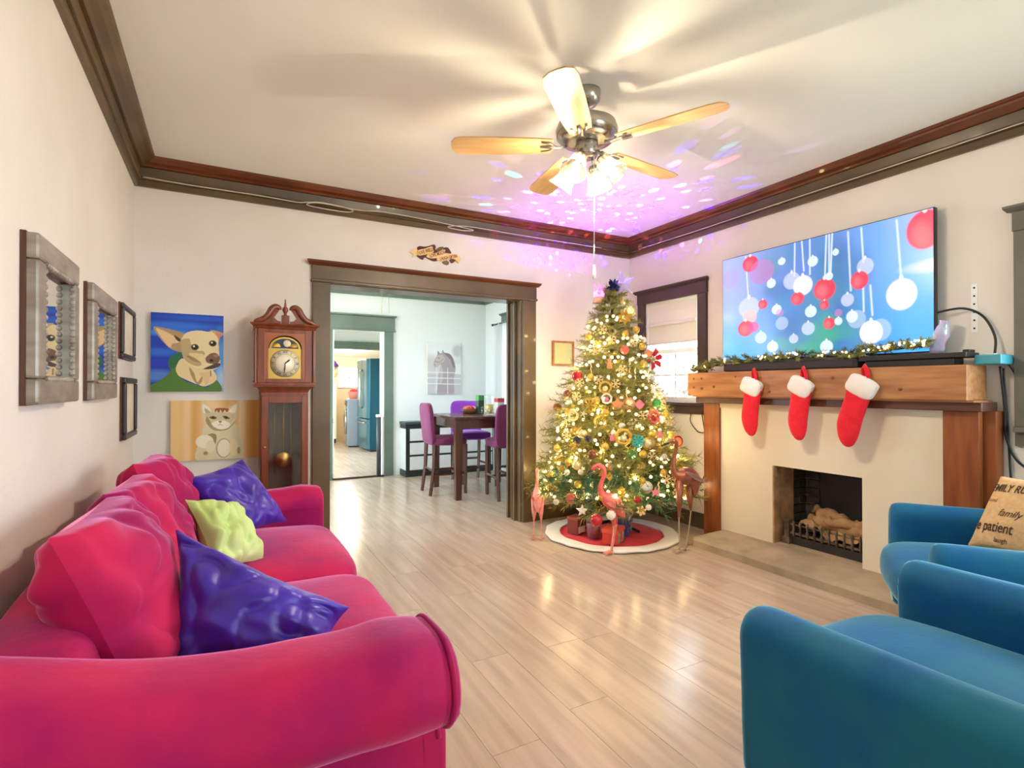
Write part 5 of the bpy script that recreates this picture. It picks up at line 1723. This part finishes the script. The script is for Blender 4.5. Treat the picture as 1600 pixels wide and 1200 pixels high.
# the projector's coloured spots on the ceiling corner
DL = bpy.data.lights.new('disco_beam', 'POINT')
DL.energy, DL.color, DL.shadow_soft_size = DISCO_W, (1, 1, 1), .004
DL.use_nodes = True
nt = DL.node_tree
em = nt.nodes['Emission']
tc = nt.nodes.new('ShaderNodeTexCoord')
vo = nt.nodes.new('ShaderNodeTexVoronoi')
vo.inputs['Scale'].default_value = 9
vo2 = nt.nodes.new('ShaderNodeTexVoronoi')
vo2.inputs['Scale'].default_value = 4.2
ns = nt.nodes.new('ShaderNodeTexNoise')
ns.inputs['Scale'].default_value = 3.5
lt = nt.nodes.new('ShaderNodeMath')
lt.operation = 'LESS_THAN'
lt.inputs[1].default_value = .30
nt.links.new(tc.outputs['Normal'], vo.inputs['Vector'])
nt.links.new(tc.outputs['Normal'], vo2.inputs['Vector'])
nt.links.new(tc.outputs['Normal'], ns.inputs['Vector'])
nt.links.new(vo.outputs['Distance'], lt.inputs[0])
hs = nt.nodes.new('ShaderNodeValToRGB')
hs.color_ramp.interpolation = 'CONSTANT'
els = hs.color_ramp.elements
els[0].color = (.10, .0, 1, 1)
els[1].position = .45
els[1].color = (.22, .01, 1, 1)
for ps_, c_ in ((.62, (.1, .75, 1, 1)), (.74, (1, .15, .45, 1)), (.86, (.75, .2, 1, 1))):
    e_ = els.new(ps_)
    e_.color = c_
sx_ = nt.nodes.new('ShaderNodeSeparateColor')
nt.links.new(vo.outputs['Color'], sx_.inputs[0])
nt.links.new(sx_.outputs[0], hs.inputs[0])
mx = nt.nodes.new('ShaderNodeMix')
mx.data_type = 'RGBA'
mx.inputs[6].default_value = (.075, .008, .15, 1)
nt.links.new(lt.outputs[0], mx.inputs[0])
nt.links.new(hs.outputs[0], mx.inputs[7])
nt.links.new(mx.outputs[2], em.inputs['Color'])
# only the upper cone leaves the lamp
sxyz = nt.nodes.new('ShaderNodeSeparateXYZ')
nt.links.new(tc.outputs['Normal'], sxyz.inputs[0])
mr = nt.nodes.new('ShaderNodeMapRange')
mr.inputs[1].default_value, mr.inputs[2].default_value, mr.inputs[3].default_value, mr.inputs[4].default_value = .25, .62, 0, 1
nt.links.new(sxyz.outputs['Z'], mr.inputs[0])
nt.links.new(mr.outputs[0], em.inputs['Strength'])
dlo = bpy.data.objects.new('disco_beam', DL)
COL.objects.link(dlo)
dlo.location = (2.735, 3.53, 2.075)

# skirt
sk = thing('tree_skirt', 'round red tree skirt with a wide white plush border', 'tree skirt', (2.795, 3.455, 0))
N = 72


def skirt(r0, r1, z0, amp, seed, rows):
    vs = []
    for i in range(rows + 1):
        for k in range(N):
            a = 2 * PI * k / N
            r = r0 + (r1 - r0) * i / rows
            r *= 1 + .018 * noise.noise(Vector((math.cos(a) * 2.4, math.sin(a) * 2.4, seed)))
            if i == rows:
                r *= 1 + .010 * math.sin(a * 17)
            r = min(r, (YB - .03 - 3.455) / max(1e-3, math.sin(a))) if math.sin(a) > 0 else r
            vs.append((r * math.cos(a), r * math.sin(a), z0 + amp * max(0, noise.noise(Vector((math.cos(a) * r * 9, math.sin(a) * r * 9, seed))) + .35)))
    fs = [(i * N + k, i * N + (k + 1) % N, (i + 1) * N + (k + 1) % N, (i + 1) * N + k) for i in range(rows) for k in range(N)]
    return MB().add(vs, fs, 0, True)


o = skirt(.05, .43, .008, .004, 1, 8).build('felt_circle', M_redfelt, sk)
sd_ = o.modifiers.new('thickness', 'SOLIDIFY')
sd_.thickness = .006
o = skirt(.415, .535, .018, .008, 1, 4).build('plush_border', M_fur, sk, subsurf=1)
sd_ = o.modifiers.new('thickness', 'SOLIDIFY')
sd_.thickness = .012
# gifts
g1 = thing('gift_box', 'coral red gift box with two snowman pictures in front of the tree', 'gift', (2.625, 3.215, .022), math.radians(33))
MB().box(-.085, .085, -.06, .06, 0, .085).build('box', mat('gift_red', '#d2453a', .5), g1, bevel=.003)
MB().box(-.09, .09, -.065, .065, .083, .112).build('lid', mat('gift_red_lid', '#de5a48', .5), g1, bevel=.003)
for sx in (-.045, .04):
    MB().lathe([(.001, 0), (.019, 0), (.019, .003), (.001, .003)], 14, (sx, -.060, .062), M=Matrix.Rotation(PI / 2, 4, 'X')).lathe([(.001, 0), (.024, 0), (.024, .002), (.001, .002)], 14, (sx, -.060, .026), M=Matrix.Rotation(PI / 2, 4, 'X')).build('snowman_picture', mat('gift_print', '#8fae9c', .6), g1)
g2 = thing('gift_box', 'dark blue gift box with star dots and a penguin picture, under the tree', 'gift', (2.86, 3.385, .022), math.radians(40))
M_navyp = mat('gift_navy', '#34457e', .5)
MB().box(-.12, .12, -.06, .06, 0, .125).build('box', M_navyp, g2, bevel=.003)
MB().box(-.124, .124, -.064, .064, .12, .15).build('lid', M_navyp, g2, bevel=.003)
for k in range(7):
    MB().prism([(-.115 + k * .034, .121), (-.098 + k * .034, .121), (-.088 + k * .034, .149), (-.105 + k * .034, .149)], -.0655, -.0635, lambda a, z, h: (a, h, z)).build('stripe', M_cream, g2)
for k in range(12):
    MB().lathe([(.001, 0), (.005, 0), (.005, .002), (.001, .002)], 6, (rng.uniform(-.11, .11), -.060, rng.uniform(.02, .115)), M=Matrix.Rotation(PI / 2, 4, 'X')).build('snow_dot', M_cream, g2)
for (rx, rz, m, y) in ((.034, .052, M_cream, -.061), (.024, .040, M_darkorn, -.063), (.015, .028, M_cream, -.065)):
    MB().lathe([(.001, 0), (1, 0), (1, .001), (.001, .001)], 20, (.05, y, .055), M=Matrix.Diagonal((rx, 1, rz)).to_4x4() @ Matrix.Rotation(PI / 2, 4, 'X')).build('penguin_picture', m, g2)
g3 = thing('gift_bucket', 'pale silver gift pail with a red ball in it, left of the red box', 'gift', (2.565, 3.385, .022), .3)
MB().lathe([(.001, 0), (.045, 0), (.055, .11), (.057, .114), (.052, .112), (.043, .006), (.001, .006)], 22).build('pail', mat('pale_tin', '#b9bcc4', .35, metal=.5, col2='#8d95a6', scale=30), g3)
MB().tube([(0, -.055, .105), (0, -.03, .15), (0, .03, .15), (0, .055, .105)], .003, 6).build('pail_handle', M_chrome, g3)
tag(MB().sphere((2.565, 3.385, .10), .046, 14).build('bauble', M_redm), 'large red ball lying in the silver gift pail', 'ornament')
g4 = thing('gift_box', 'small brown gift box with a white picture label at the left under the tree', 'gift', (2.53, 3.56, .022), math.radians(20))
MB().box(-.06, .06, -.05, .05, 0, .12).build('box', mat('gift_brown', '#7d3428', .6), g4, bevel=.003)
MB().box(-.05, .04, -.0525, -.050, .01, .06).build('picture_label', M_cream, g4)
MB().box(-.063, .063, -.053, .053, .112, .135).build('lid', mat('gift_brown_lid', '#93443a', .6), g4, bevel=.003)

# ------------------------------------------------------------------ metal garden birds


def bird(name, label, loc, rz, neck, radii, m, legs, feet, legm, featherm, s=1., group=None):
    t = thing(name, label, 'bird sculpture', loc, rz, group)
    P = spline(neck, 6)
    R = []
    n = len(neck)
    for i in range(len(P)):
        u = i / (len(P) - 1) * (n - 1)
        k = min(n - 2, int(u))
        R.append(radii[k] + (radii[k + 1] - radii[k]) * (u - k))
    MB().tube(P, R, 14).build('body', m, t)
    return t


def legs_for(t, pts, m, r=.006, foot=.05, thigh=None):
    for k, path in enumerate(pts):
        l_ = MB().tube(spline(path, 4), r, 8)
        kn = Vector(path[len(path) // 2])
        l_.sphere(kn, r * 1.7, 8)
        lo = l_.build('leg', m, t)
        e = Vector(path[-1])
        ft = MB()
        for a in (-.6, 0, .6, PI):
            d = Vector((-math.cos(a), math.sin(a), 0)) * foot * (1 if a != PI else .5)
            ft.tube([e + Vector((0, 0, .012)), e + d * .5 + Vector((0, 0, .010)), e + d + Vector((0, 0, .004))], [.006, .005, .003], 6)
        ft.build('foot', m, lo)
        if thigh:
            MB().tube([Vector(path[0]) + Vector((0, 0, .03)), Vector(path[0]).lerp(Vector(path[1]), .5), path[1]], [.030, .022, .008], 10).build('thigh', thigh, lo)


def feathers(t, centre, sx, sz, n, m, sd, side=1):
    q = random.Random(sd)
    for k in range(n):
        a = k / n
        x0 = centre[0] - sx * .7 + sx * 1.4 * a
        z0 = centre[2] + sz * (.55 - .9 * a) + q.uniform(-.01, .01)
        for s in (-1, 1):
            pts = [(0, 0), (.03, .012), (.065, .010), (.085, 0), (.065, -.010), (.03, -.012)]
            vs = []
            for th in (0, .003):
                for (u_, v_) in pts:
                    vs.append((x0 + u_ * .9, centre[1] + s * (centre[3] + th + .004 - .010 * (u_ / .085) ** 2 * 0), z0 - u_ * .45 + v_))
            MB().add(vs, [tuple(range(6)), tuple(range(11, 5, -1))] + [(i, (i + 1) % 6, 6 + (i + 1) % 6, 6 + i) for i in range(6)]).build('feather', m, t)


# middle: coral flamingo seen from the side, looking left (local -x is forward)
f1 = bird('metal_flamingo', 'coral pink metal flamingo standing in front of the tree', (2.39, 3.06, 0), math.radians(-28),
          [(-.075, 0, .585), (-.068, 0, .605), (-.045, 0, .630), (-.012, 0, .636), (.016, 0, .615), (.022, 0, .575), (.005, 0, .530), (-.008, 0, .480), (.005, 0, .435), (.045, 0, .400), (.095, 0, .365), (.135, 0, .315), (.160, 0, .265)],
          [.003, .008, .016, .020, .016, .014, .014, .017, .028, .052, .058, .036, .008], M_pink, None, None, None, None)
MB().tube([(-.066, 0, .606), (-.088, 0, .598), (-.098, 0, .578)], [.011, .008, .002], 10).build('beak', M_darkorn, f1)
for s in (-1, 1):
    MB().sphere((-.030, s * .017, .636), .004, 6).build('eye', M_dark, f1)
feathers(f1, (.075, 0, .375, .050), .075, .03, 5, M_palepink, 3)
legs_for(f1, [[(.075, -.018, .33), (.085, -.02, .21), (.060, -.02, .008)], [(.095, .018, .33), (.110, .02, .21), (.075, .02, .008)]], M_palepink, .006, .055, M_pink)
# left: pale flamingo facing away, by the opening
f2 = bird('metal_flamingo', 'pale pink metal flamingo standing beside the opening casing', (2.19, 3.62, 0), math.radians(-118),
          [(-.03, 0, .515), (-.015, 0, .535), (.008, 0, .545), (.022, 0, .530), (.022, 0, .49), (.006, 0, .45), (.0, 0, .41), (.03, 0, .375), (.07, 0, .34), (.10, 0, .29), (.12, 0, .24)],
          [.003, .009, .015, .013, .011, .012, .018, .036, .044, .030, .006], M_palepink, None, None, None, None)
MB().tube([(-.025, 0, .522), (-.038, 0, .505), (-.040, 0, .49)], [.009, .006, .002], 8).build('beak', M_darkorn, f2)
feathers(f2, (.05, 0, .35, .040), .06, .03, 4, M_pink, 5)
legs_for(f2, [[(.05, -.022, .30), (.055, -.028, .17), (.04, -.03, .008)], [(.06, .022, .30), (.065, .028, .17), (.05, .03, .008)]], M_palepink, .005, .05, M_palepink)
# right: tall copper crane seen from the side, head tucked left
f3 = bird('metal_crane', 'tall copper brown metal crane standing beside the hearth', (2.895, 2.84, 0), math.radians(-28),
          [(-.060, 0, .790), (-.040, 0, .805), (-.015, 0, .812), (.004, 0, .795), (.0, 0, .750), (-.012, 0, .69), (-.018, 0, .63), (-.005, 0, .58), (.035, 0, .555), (.085, 0, .55), (.125, 0, .525), (.14, 0, .46), (.135, 0, .41)],
          [.003, .011, .018, .015, .013, .014, .018, .032, .062, .072, .056, .026, .006], M_copper, None, None, None, None)
MB().tube([(-.055, 0, .795), (-.085, 0, .785), (-.11, 0, .772)], [.009, .006, .002], 8).build('beak', M_darkorn, f3)
for s in (-1, 1):
    MB().sphere((-.018, s * .016, .815), .004, 6).build('eye', M_goldpale, f3)
feathers(f3, (.085, 0, .575, .066), .06, .05, 6, mat('copper_feather', '#b98a76', .4, metal=.4), 7)
legs_for(f3, [[(.02, -.02, .50), (.015, -.02, .26), (.022, -.02, .008)], [(.10, .02, .48), (.115, .02, .30), (.075, .02, .008)]], M_silverleg, .005, .055, M_copper)
# ------------------------------------------------------------------ dining room
dt = thing('dining_table', 'espresso counter height dining table between the plum chairs', 'table', (2.64, 5.66, 0), math.radians(-4))
MB().box(-.46, .46, -.47, .47, .855, .885).build('tabletop', M_table, dt, bevel=.004)
for b in ((-.42, .42, -.43, -.40), (-.42, .42, .40, .43), (-.42, -.39, -.43, .43), (.39, .42, -.43, .43)):
    MB().box(b[0], b[1], b[2], b[3], .755, .855).build('apron', M_table, dt)
for sx in (-.405, .405):
    for sy in (-.415, .415):
        m = MB()
        a, b_ = .042, .032
        m.add([(sx - a, sy - a, .855), (sx + a, sy - a, .855), (sx + a, sy + a, .855), (sx - a, sy + a, .855), (sx - b_, sy - b_, 0), (sx + b_, sy - b_, 0), (sx + b_, sy + b_, 0), (sx - b_, sy + b_, 0)],
              [(0, 1, 2, 3), (4, 7, 6, 5), (0, 4, 5, 1), (1, 5, 6, 2), (2, 6, 7, 3), (3, 7, 4, 0)])
        m.build('leg', M_table, dt, bevel=.003)


def bar_chair(label, x, y, rz, slip):
    """faces +y, origin under the seat centre"""
    t = thing('dining_chair', label, 'chair', (x, y, 0), rz, 'slipcovered counter height chairs')
    soft_box(.42, .42, .09, 10, 6, (0, 0, .015), .004, 6, 3, (0, 0, .595)).build('seat', slip, t)
    mb = soft_box(.415, .06, .47, 12, 6, (0, .008, 0), .006, 6, 5, (0, 0, 0), Matrix.Translation((0, -.215, .79)) @ Matrix.Rotation(.10, 4, 'X'))
    mb.build('backrest', slip, t)
    for sx in (-.175, .175):
        for sy, k in ((-.18, -.05), (.18, .0)):
            MB().tube([(sx, sy, .56), (sx, sy + k * .2, .3), (sx, sy + k, 0)], [.024, .022, .019], 4, smooth=False).build('leg', M_table, t)
    for (a, b) in (((-.175, -.19, .27), (.175, -.19, .27)), ((-.175, .18, .20), (.175, .18, .20)), ((-.175, -.19, .23), (-.175, .18, .23)), ((.175, -.19, .23), (.175, .18, .23))):
        MB().tube([a, b], .014, 4, smooth=False).build('stretcher', M_table, t)
    return t


bar_chair('plum slipcovered bar chair at the left side of the table, its back left', 2.26, 5.77, math.radians(-94), M_slip)
bar_chair('plum slipcovered bar chair with its back to the opening, nearest the living room', 2.76, 5.20, math.radians(-8), M_slip)
bar_chair('violet slipcovered bar chair at the far side of the table', 2.80, 6.25, math.radians(176), M_slipv)
bar_chair('dark plum bar chair at the right side of the table', 3.10, 5.62, math.radians(86), M_slip)
# on the table
pt = thing('glass_pitcher', 'clear glass pitcher of yellow fruit drink on the dining table', 'pitcher', (2.70, 5.52, .885))
MB().lathe([(.001, 0), (.055, 0), (.058, .01), (.054, .20), (.060, .24), (.056, .24), (.050, .20), (.054, .012), (.001, .012)], 24).build('glass', M_pane, pt)
MB().lathe([(.001, .014), (.050, .014), (.049, .12), (.001, .12)], 20).build('drink', mat('yellow_drink', '#e9d27a', .3), pt)
MB().tube([(.056, 0, .20), (.10, 0, .19), (.105, 0, .10), (.056, 0, .06)], .007, 8).build('handle', M_pane, pt)
for k, (x, y) in enumerate(((2.55, 5.36), (2.62, 5.32))):
    tag(MB().lathe([(.001, 0), (.030, 0), (.036, .10), (.033, .10), (.028, .006), (.001, .006)], 18, (x, y, .885)).build('drinking_glass', M_pane), ['clear drinking glass on the dining table, left one of the two', 'clear drinking glass on the dining table, closer to the pitcher'][k], 'glass')
for x, y, w_, d_, h_, m, lab, nm in ((2.93, 5.72, .10, .07, .19, mat('white_carton', '#eef0ea', .5), 'white and red drink carton on the dining table', 'drink_carton'), (3.02, 5.62, .07, .05, .16, mat('violet_carton', '#5a3fc0', .5), 'violet paper box on the dining table by the curtain', 'paper_box'),
                                     (2.70, 5.78, .08, .06, .22, mat('dark_green_carton', '#2c4a34', .5), 'dark green carton behind the glass pitcher', 'drink_carton')):
    c = thing(nm, lab, 'carton', (x, y, .885), .2)
    MB().box(-w_ / 2, w_ / 2, -d_ / 2, d_ / 2, 0, h_).build('box', m, c, bevel=.003)
    MB().box(-w_ / 2 - .001, w_ / 2 + .001, -d_ / 2 - .001, d_ / 2 + .001, h_ * .72, h_ * .98).build('label_band', M_red if 'red' in lab else M_cream if 'violet' in lab else M_greenm, c)
bk = thing('fruit_basket', 'small brown basket with red fruit behind the glass pitcher', 'basket', (2.60, 5.86, .885))
MB().lathe([(.001, 0), (.07, 0), (.10, .06), (.104, .06), (.074, -.0), (.001, .004)], 20).build('basket', M_brown, bk)
for k in range(5):
    a = 2 * PI * k / 5
    tag(MB().sphere((2.60 + .045 * math.cos(a), 5.86 + .045 * math.sin(a), .945), .034, 10).build('apple', M_coral if k % 2 else M_red), 'round red fruit lying in the brown basket', 'fruit', 'fruit in the brown basket')

hp, fn = canvas_thing('tall pale canvas print of a horse behind a fence', 2.535, 3.045, 1.105, 1.845, DY, .025)
cv = Canvas(1, 1, 120, 170)
P = lambda pts: [((x - 260) / 200, (y - 218) / 319) for x, y in pts]
cv.img[:] = np.array(lin('#ccd0d2')[:3])
cv.ell(.5, .1, .8, .22, '#e3e7e8', 1., .8)
cv.ell(.9, .16, .16, .12, '#b4b2b4', .8, .6)
cv.ell(.1, .45, .3, .18, '#c2bcb8', .7, .8)
cv.ell(.9, .5, .2, .1, '#dfe2e2', .8, .6)
cv.fill(cv.V > .62, '#b9b7bc', .8)
cv.ell(.42, .92, .18, .12, '#d5d8dc', .9, .6)
cv.poly(P([(296, 352), (306, 322), (318, 298), (320, 270), (332, 284), (344, 284), (350, 264), (362, 282), (392, 288), (416, 322), (428, 380), (418, 440), (412, 560), (322, 560), (326, 430), (334, 385), (338, 352), (322, 368), (302, 372)]), '#a3979a')
cv.poly(P([(300, 352), (310, 322), (322, 300), (345, 296), (362, 310), (358, 336), (338, 348), (320, 366), (304, 370)]), '#b9aba9', .95)
cv.poly(P([(356, 284), (392, 290), (414, 324), (424, 378), (408, 362), (396, 325), (372, 300)]), '#766d73', .9)
cv.poly(P([(340, 360), (352, 400), (348, 460), (330, 470), (332, 420)]), '#c9c3c6', .5)
cv.poly(P([(322, 274), (331, 287), (322, 296)]), '#857b80')
cv.ell(*P([(327, 316)])[0], .018, .011, '#4c444a')
cv.ell(*P([(304, 358)])[0], .012, .009, '#5c5258')
cv.line(P([(306, 338), (330, 342), (356, 320)]), .010, '#6c6268', .8)
for y in (.58, .69, .80):
    cv.line([(0, y), (1, y + .01)], .012, '#e9ebec')
for x in (.27, .60):
    cv.line([(x, .5), (x, 1)], .016, '#e4e6e8')
cv.build('picture', vcol_mat('oil_paint'), fn, hp)

sbd = thing('sideboard', 'low white sideboard with black rails along the dining room far wall', 'sideboard', (2.16, DY - .005, 0))
SW = 1.28
M_wpan = mat('white_panel', '#e6eae8', .5)
M_brail = mat('black_green_rail', '#232c2c', .4)
MB().box(.0, SW, -.25, 0, .0, .70).build('carcass', M_wpan, sbd)
MB().box(-.02, SW, -.275, 0, .70, .735).build('top', mat('dark_teal_top', '#32494c', .35), sbd, bevel=.004)
MB().box(-.012, SW, -.262, 0, .645, .70).build('frieze', M_brail, sbd)
MB().box(-.015, SW, -.265, 0, 0, .085).build('plinth', M_brail, sbd, bevel=.004)
for x in (-.006, SW * .5):
    MB().box(x, x + .05, -.258, -.245, .085, .645).build('stile', M_brail, sbd)
for z in (.27, .455):
    MB().box(.04, SW, -.256, -.25, z, z + .02).build('rail', M_brail, sbd)
for z, hgt in ((.09, .175), (.295, .155), (.48, .16)):
    for x0, x1 in ((.05, SW * .5 - .005), (SW * .5 + .055, SW - .01)):
        MB().box(x0, x1, -.262, -.25, z, z + hgt).build('drawer_front', M_wpan, sbd, bevel=.003)

cu = thing('curtain', 'sheer pale curtain on a dark rod at the dining room window', 'curtain', (DXR - .07, 6.2, 0))
M_sheer = bpy.data.materials.new('sheer_fabric')
M_sheer.use_nodes = True
_n = M_sheer.node_tree
for q in list(_n.nodes):
    _n.nodes.remove(q)
_o, _t, _d, _x, _l, _y = [_n.nodes.new(k) for k in ('ShaderNodeOutputMaterial', 'ShaderNodeBsdfTransparent', 'ShaderNodeBsdfDiffuse', 'ShaderNodeMixShader', 'ShaderNodeBsdfTranslucent', 'ShaderNodeMixShader')]
for q in (_d, _l):
    q.inputs[0].default_value = lin('#e9eeee')
_x.inputs[0].default_value = .5
_y.inputs[0].default_value = .3
_n.links.new(_d.outputs[0], _x.inputs[1])
_n.links.new(_l.outputs[0], _x.inputs[2])
_n.links.new(_x.outputs[0], _y.inputs[1])
_n.links.new(_t.outputs[0], _y.inputs[2])
_n.links.new(_y.outputs[0], _o.inputs[0])
vs = []
NN = 110
for i in range(NN + 1):
    y = -.55 + 1.1 * i / NN
    for z in (2.10, 2.02, 1.4, .7, .10):
        vs.append((.018 * math.sin(i * .95) * (1.2 - z * .25) + .008 * math.sin(i * .37), y + .006 * math.sin(i * 1.9), z))
MB().add(vs, [(i * 5 + k, (i + 1) * 5 + k, (i + 1) * 5 + k + 1, i * 5 + k + 1) for i in range(NN) for k in range(4)], 0, True).build('fabric', M_sheer, cu)
MB().tube([(0, -.62, 2.09), (0, .62, 2.09)], .010, 10).sphere((0, .63, 2.09), .018, 8).sphere((0, -.63, 2.09), .018, 8).build('rod', M_dark, cu)
for y in (-.58, .58):
    MB().box(-.006, .07, y - .008, y + .008, 2.08, 2.10).build('rod_bracket', M_dark, cu)

# retractable gate in the kitchen doorway
gt = thing('safety_gate', 'dark retractable safety gate in the kitchen doorway', 'gate', (1.25, DY - .03, 0))
MB().lathe([(.001, .02), (.030, .02), (.030, .80), (.001, .80)], 18, (.60, .0, 0)).build('roll_housing', mat('charcoal_plastic', '#3f464a', .4), gt)
MB().box(.565, .665, -.03, .03, .80, .835).build('housing_bracket', M_white, gt, bevel=.004)
MB().box(.565, .665, -.03, .03, .0, .02).build('housing_foot', M_dark, gt, bevel=.004)
MB().box(.0, .57, -.02, .02, .0, .022).build('floor_bar', mat('brown_threshold', '#3c2a22', .5), gt)
MB().box(.0, .025, -.02, .02, .74, .80).box(.0, .02, -.02, .02, .03, .08).build('latch', M_chrome, gt)
dl_ = thing('dining_ceiling_light', 'white ceiling light seen under the head of the opening, with pull cords', 'ceiling light', (1.62, 6.0, ZC))
MB().lathe([(.001, 0), (.12, 0), (.13, -.02), (.05, -.05), (.001, -.05)], 24).build('base', M_white, dl_)
MB().lathe([(.11, -.02), (.10, -.09), (.06, -.12), (.001, -.13)], 24).build('lamp_shade', mat('lit_dining_glass', '#fff6e4', .4, emit=(1, .92, .8), es=6), dl_)
for x in (-.03, .03):
    MB().tube([(x, 0, -.05), (x * 1.4, -.01, -.62)], .002, 5).build('pull_cord', M_brass, dl_)
LD = bpy.data.lights.new('dining_lamp', 'POINT')
LD.energy, LD.color, LD.shadow_soft_size = 14, (1, .93, .84), .1
lo_ = bpy.data.objects.new('dining_lamp', LD)
COL.objects.link(lo_)
lo_.location = (1.62, 6.0, ZC - .3)

# ------------------------------------------------------------------ kitchen
fr_ = thing('refrigerator', 'tall dark steel refrigerator in the kitchen', 'refrigerator', (2.36, 9.95, 0))
MB().box(.05, .80, 0, .80, .03, 1.74).build('cabinet', M_fridge, fr_, bevel=.006)
for y0, y1, z0, z1 in ((.005, .395, .62, 1.735), (.405, .795, .62, 1.735), (.005, .795, .05, .605)):
    d = MB().box(-.02, .05, y0, y1, z0, z1).build('door', M_fridge2, fr_, bevel=.008)
    yh = .37 if y0 < .1 and z0 > .3 else .43
    if z0 > .3:
        MB().tube([(-.02, yh, .8), (-.06, yh, .84), (-.06, yh, 1.5), (-.02, yh, 1.54)], .012, 8).build('handle', M_chrome, d)
    else:
        MB().tube([(-.02, .1, .54), (-.06, .14, .54), (-.06, .66, .54), (-.02, .70, .54)], .012, 8).build('handle', M_chrome, d)
MB().box(.06, .78, .02, .78, 0, .03).build('kick_plate', M_dark, fr_)
wa = thing('washing_machine', 'grey front loading washing machine left of the refrigerator', 'washing machine', (2.20, 10.98, 0), math.radians(-8))
MB().box(0, .65, 0, .68, .02, .96).build('cabinet', M_washer, wa, bevel=.012)
MB().box(.02, .62, .02, .66, 0, .02).build('foot_rail', M_dark, wa)
Mw = Matrix.Translation((0, .34, .50)) @ Matrix.Rotation(-PI / 2, 4, 'Y')
d = MB().lathe([(.17, 0), (.27, 0), (.27, .03), (.25, .045), (.18, .045), (.17, .02)], 32, M=Mw).build('door', M_chrome, wa)
MB().lathe([(.001, .02), (.12, .03), (.172, .01)], 28, M=Mw).build('door_glass', M_dark, d)
MB().box(-.012, 0, .04, .64, .82, .93).build('control_panel', M_dark, wa)
MB().lathe([(.001, .012), (.03, .012), (.026, .03), (.001, .03)], 16, M=Matrix.Translation((0, .5, .875)) @ Matrix.Rotation(-PI / 2, 4, 'Y')).build('dial_knob', M_chrome, wa)
bk = thing('laundry_basket', 'pink red basket of laundry on top of the washing machine', 'basket', (2.42, 11.25, .96))
MB().lathe([(.001, 0), (.12, 0), (.15, .14), (.155, .15), (.145, .15), (.115, .01), (.001, .01)], 20).build('basket', mat('salmon_plastic', '#e08a78', .5), bk)
soft_box(.22, .22, .12, 10, 3, wr=.03, ws=14, centre=(0, 0, .15)).build('cloth', M_redfelt, bk)
bo = thing('detergent_bottle', 'white detergent bottle beside the laundry basket', 'bottle', (2.62, 11.10, .96))
MB().lathe([(.001, 0), (.05, 0), (.055, .02), (.055, .16), (.02, .21), (.02, .23), (.001, .23)], 18).build('bottle', M_white, bo)
MB().lathe([(.001, .23), (.026, .23), (.026, .265), (.001, .265)], 14).build('cap', M_teal, bo)
pcab = thing('pantry_cabinet', 'tall cream pantry cabinet at the left end of the kitchen', 'cabinet', (1.78, 11.9, 0))
MB().box(0, .38, 0, .48, .09, 1.30).build('carcass', mat('cream_paint', '#e9dfc4', .6), pcab, bevel=.004)
MB().box(.01, .37, .03, .47, 0, .09).build('plinth', M_dark, pcab)
MB().box(.01, .37, -.02, 0, .10, 1.29).build('door', mat('cream_door', '#eee5cc', .5), pcab, bevel=.004)
MB().box(.22, .32, -.03, -.02, 1.08, 1.20).build('dark_panel', M_washer, pcab)
wc = thing('wind_chime', 'purple glass wind chime hanging at the left in the kitchen', 'wind chime', (1.86, 10.6, 0))
MB().tube([(0, 0, 2.12), (0, 0, 1.72)], .003, 6).build('cord', M_wcable, wc)
MB().lathe([(.001, 1.72), (.03, 1.715), (.085, 1.66), (.10, 1.60), (.09, 1.595), (.001, 1.60)], 20).build('dome', mat('purple_glass', '#8a4aa0', .2), wc)
for k in range(7):
    a = 2 * PI * k / 7
    MB().tube([(.07 * math.cos(a), .07 * math.sin(a), 1.60), (.07 * math.cos(a), .07 * math.sin(a), 1.42 - .03 * (k % 3))], .012, 8).build('chime_rod', M_goldpale, wc)
kl = thing('kitchen_ceiling_light', 'small white ceiling light in the kitchen', 'ceiling light', (2.30, 11.3, 2.02))
MB().lathe([(.001, 0.01), (.09, 0.0), (.09, -.025), (.001, -.03)], 20).build('base', M_white, kl)
MB().sphere((0, 0, -.07), .05, 10).build('lamp_bulb', mat('lit_kitchen_bulb', '#fff0d0', .4, emit=(1, .85, .6), es=12), kl)
LD = bpy.data.lights.new('kitchen_lamp', 'POINT')
LD.energy, LD.color, LD.shadow_soft_size = 40, (1, .84, .62), .06
lo_ = bpy.data.objects.new('kitchen_lamp', LD)
COL.objects.link(lo_)
lo_.location = (2.30, 11.3, 1.86)
# wall outlet near the tree
ou = thing('wall_outlet', 'white wall outlet low on the wall below the small window', 'outlet', (XR, 3.30, .30))
MB().box(-.006, 0, -.035, .035, -.055, .055).build('plate', M_white, ou, bevel=.002)
MB().box(-.02, -.006, -.012, .012, -.03, -.01).build('plug', M_dark, ou, bevel=.002)
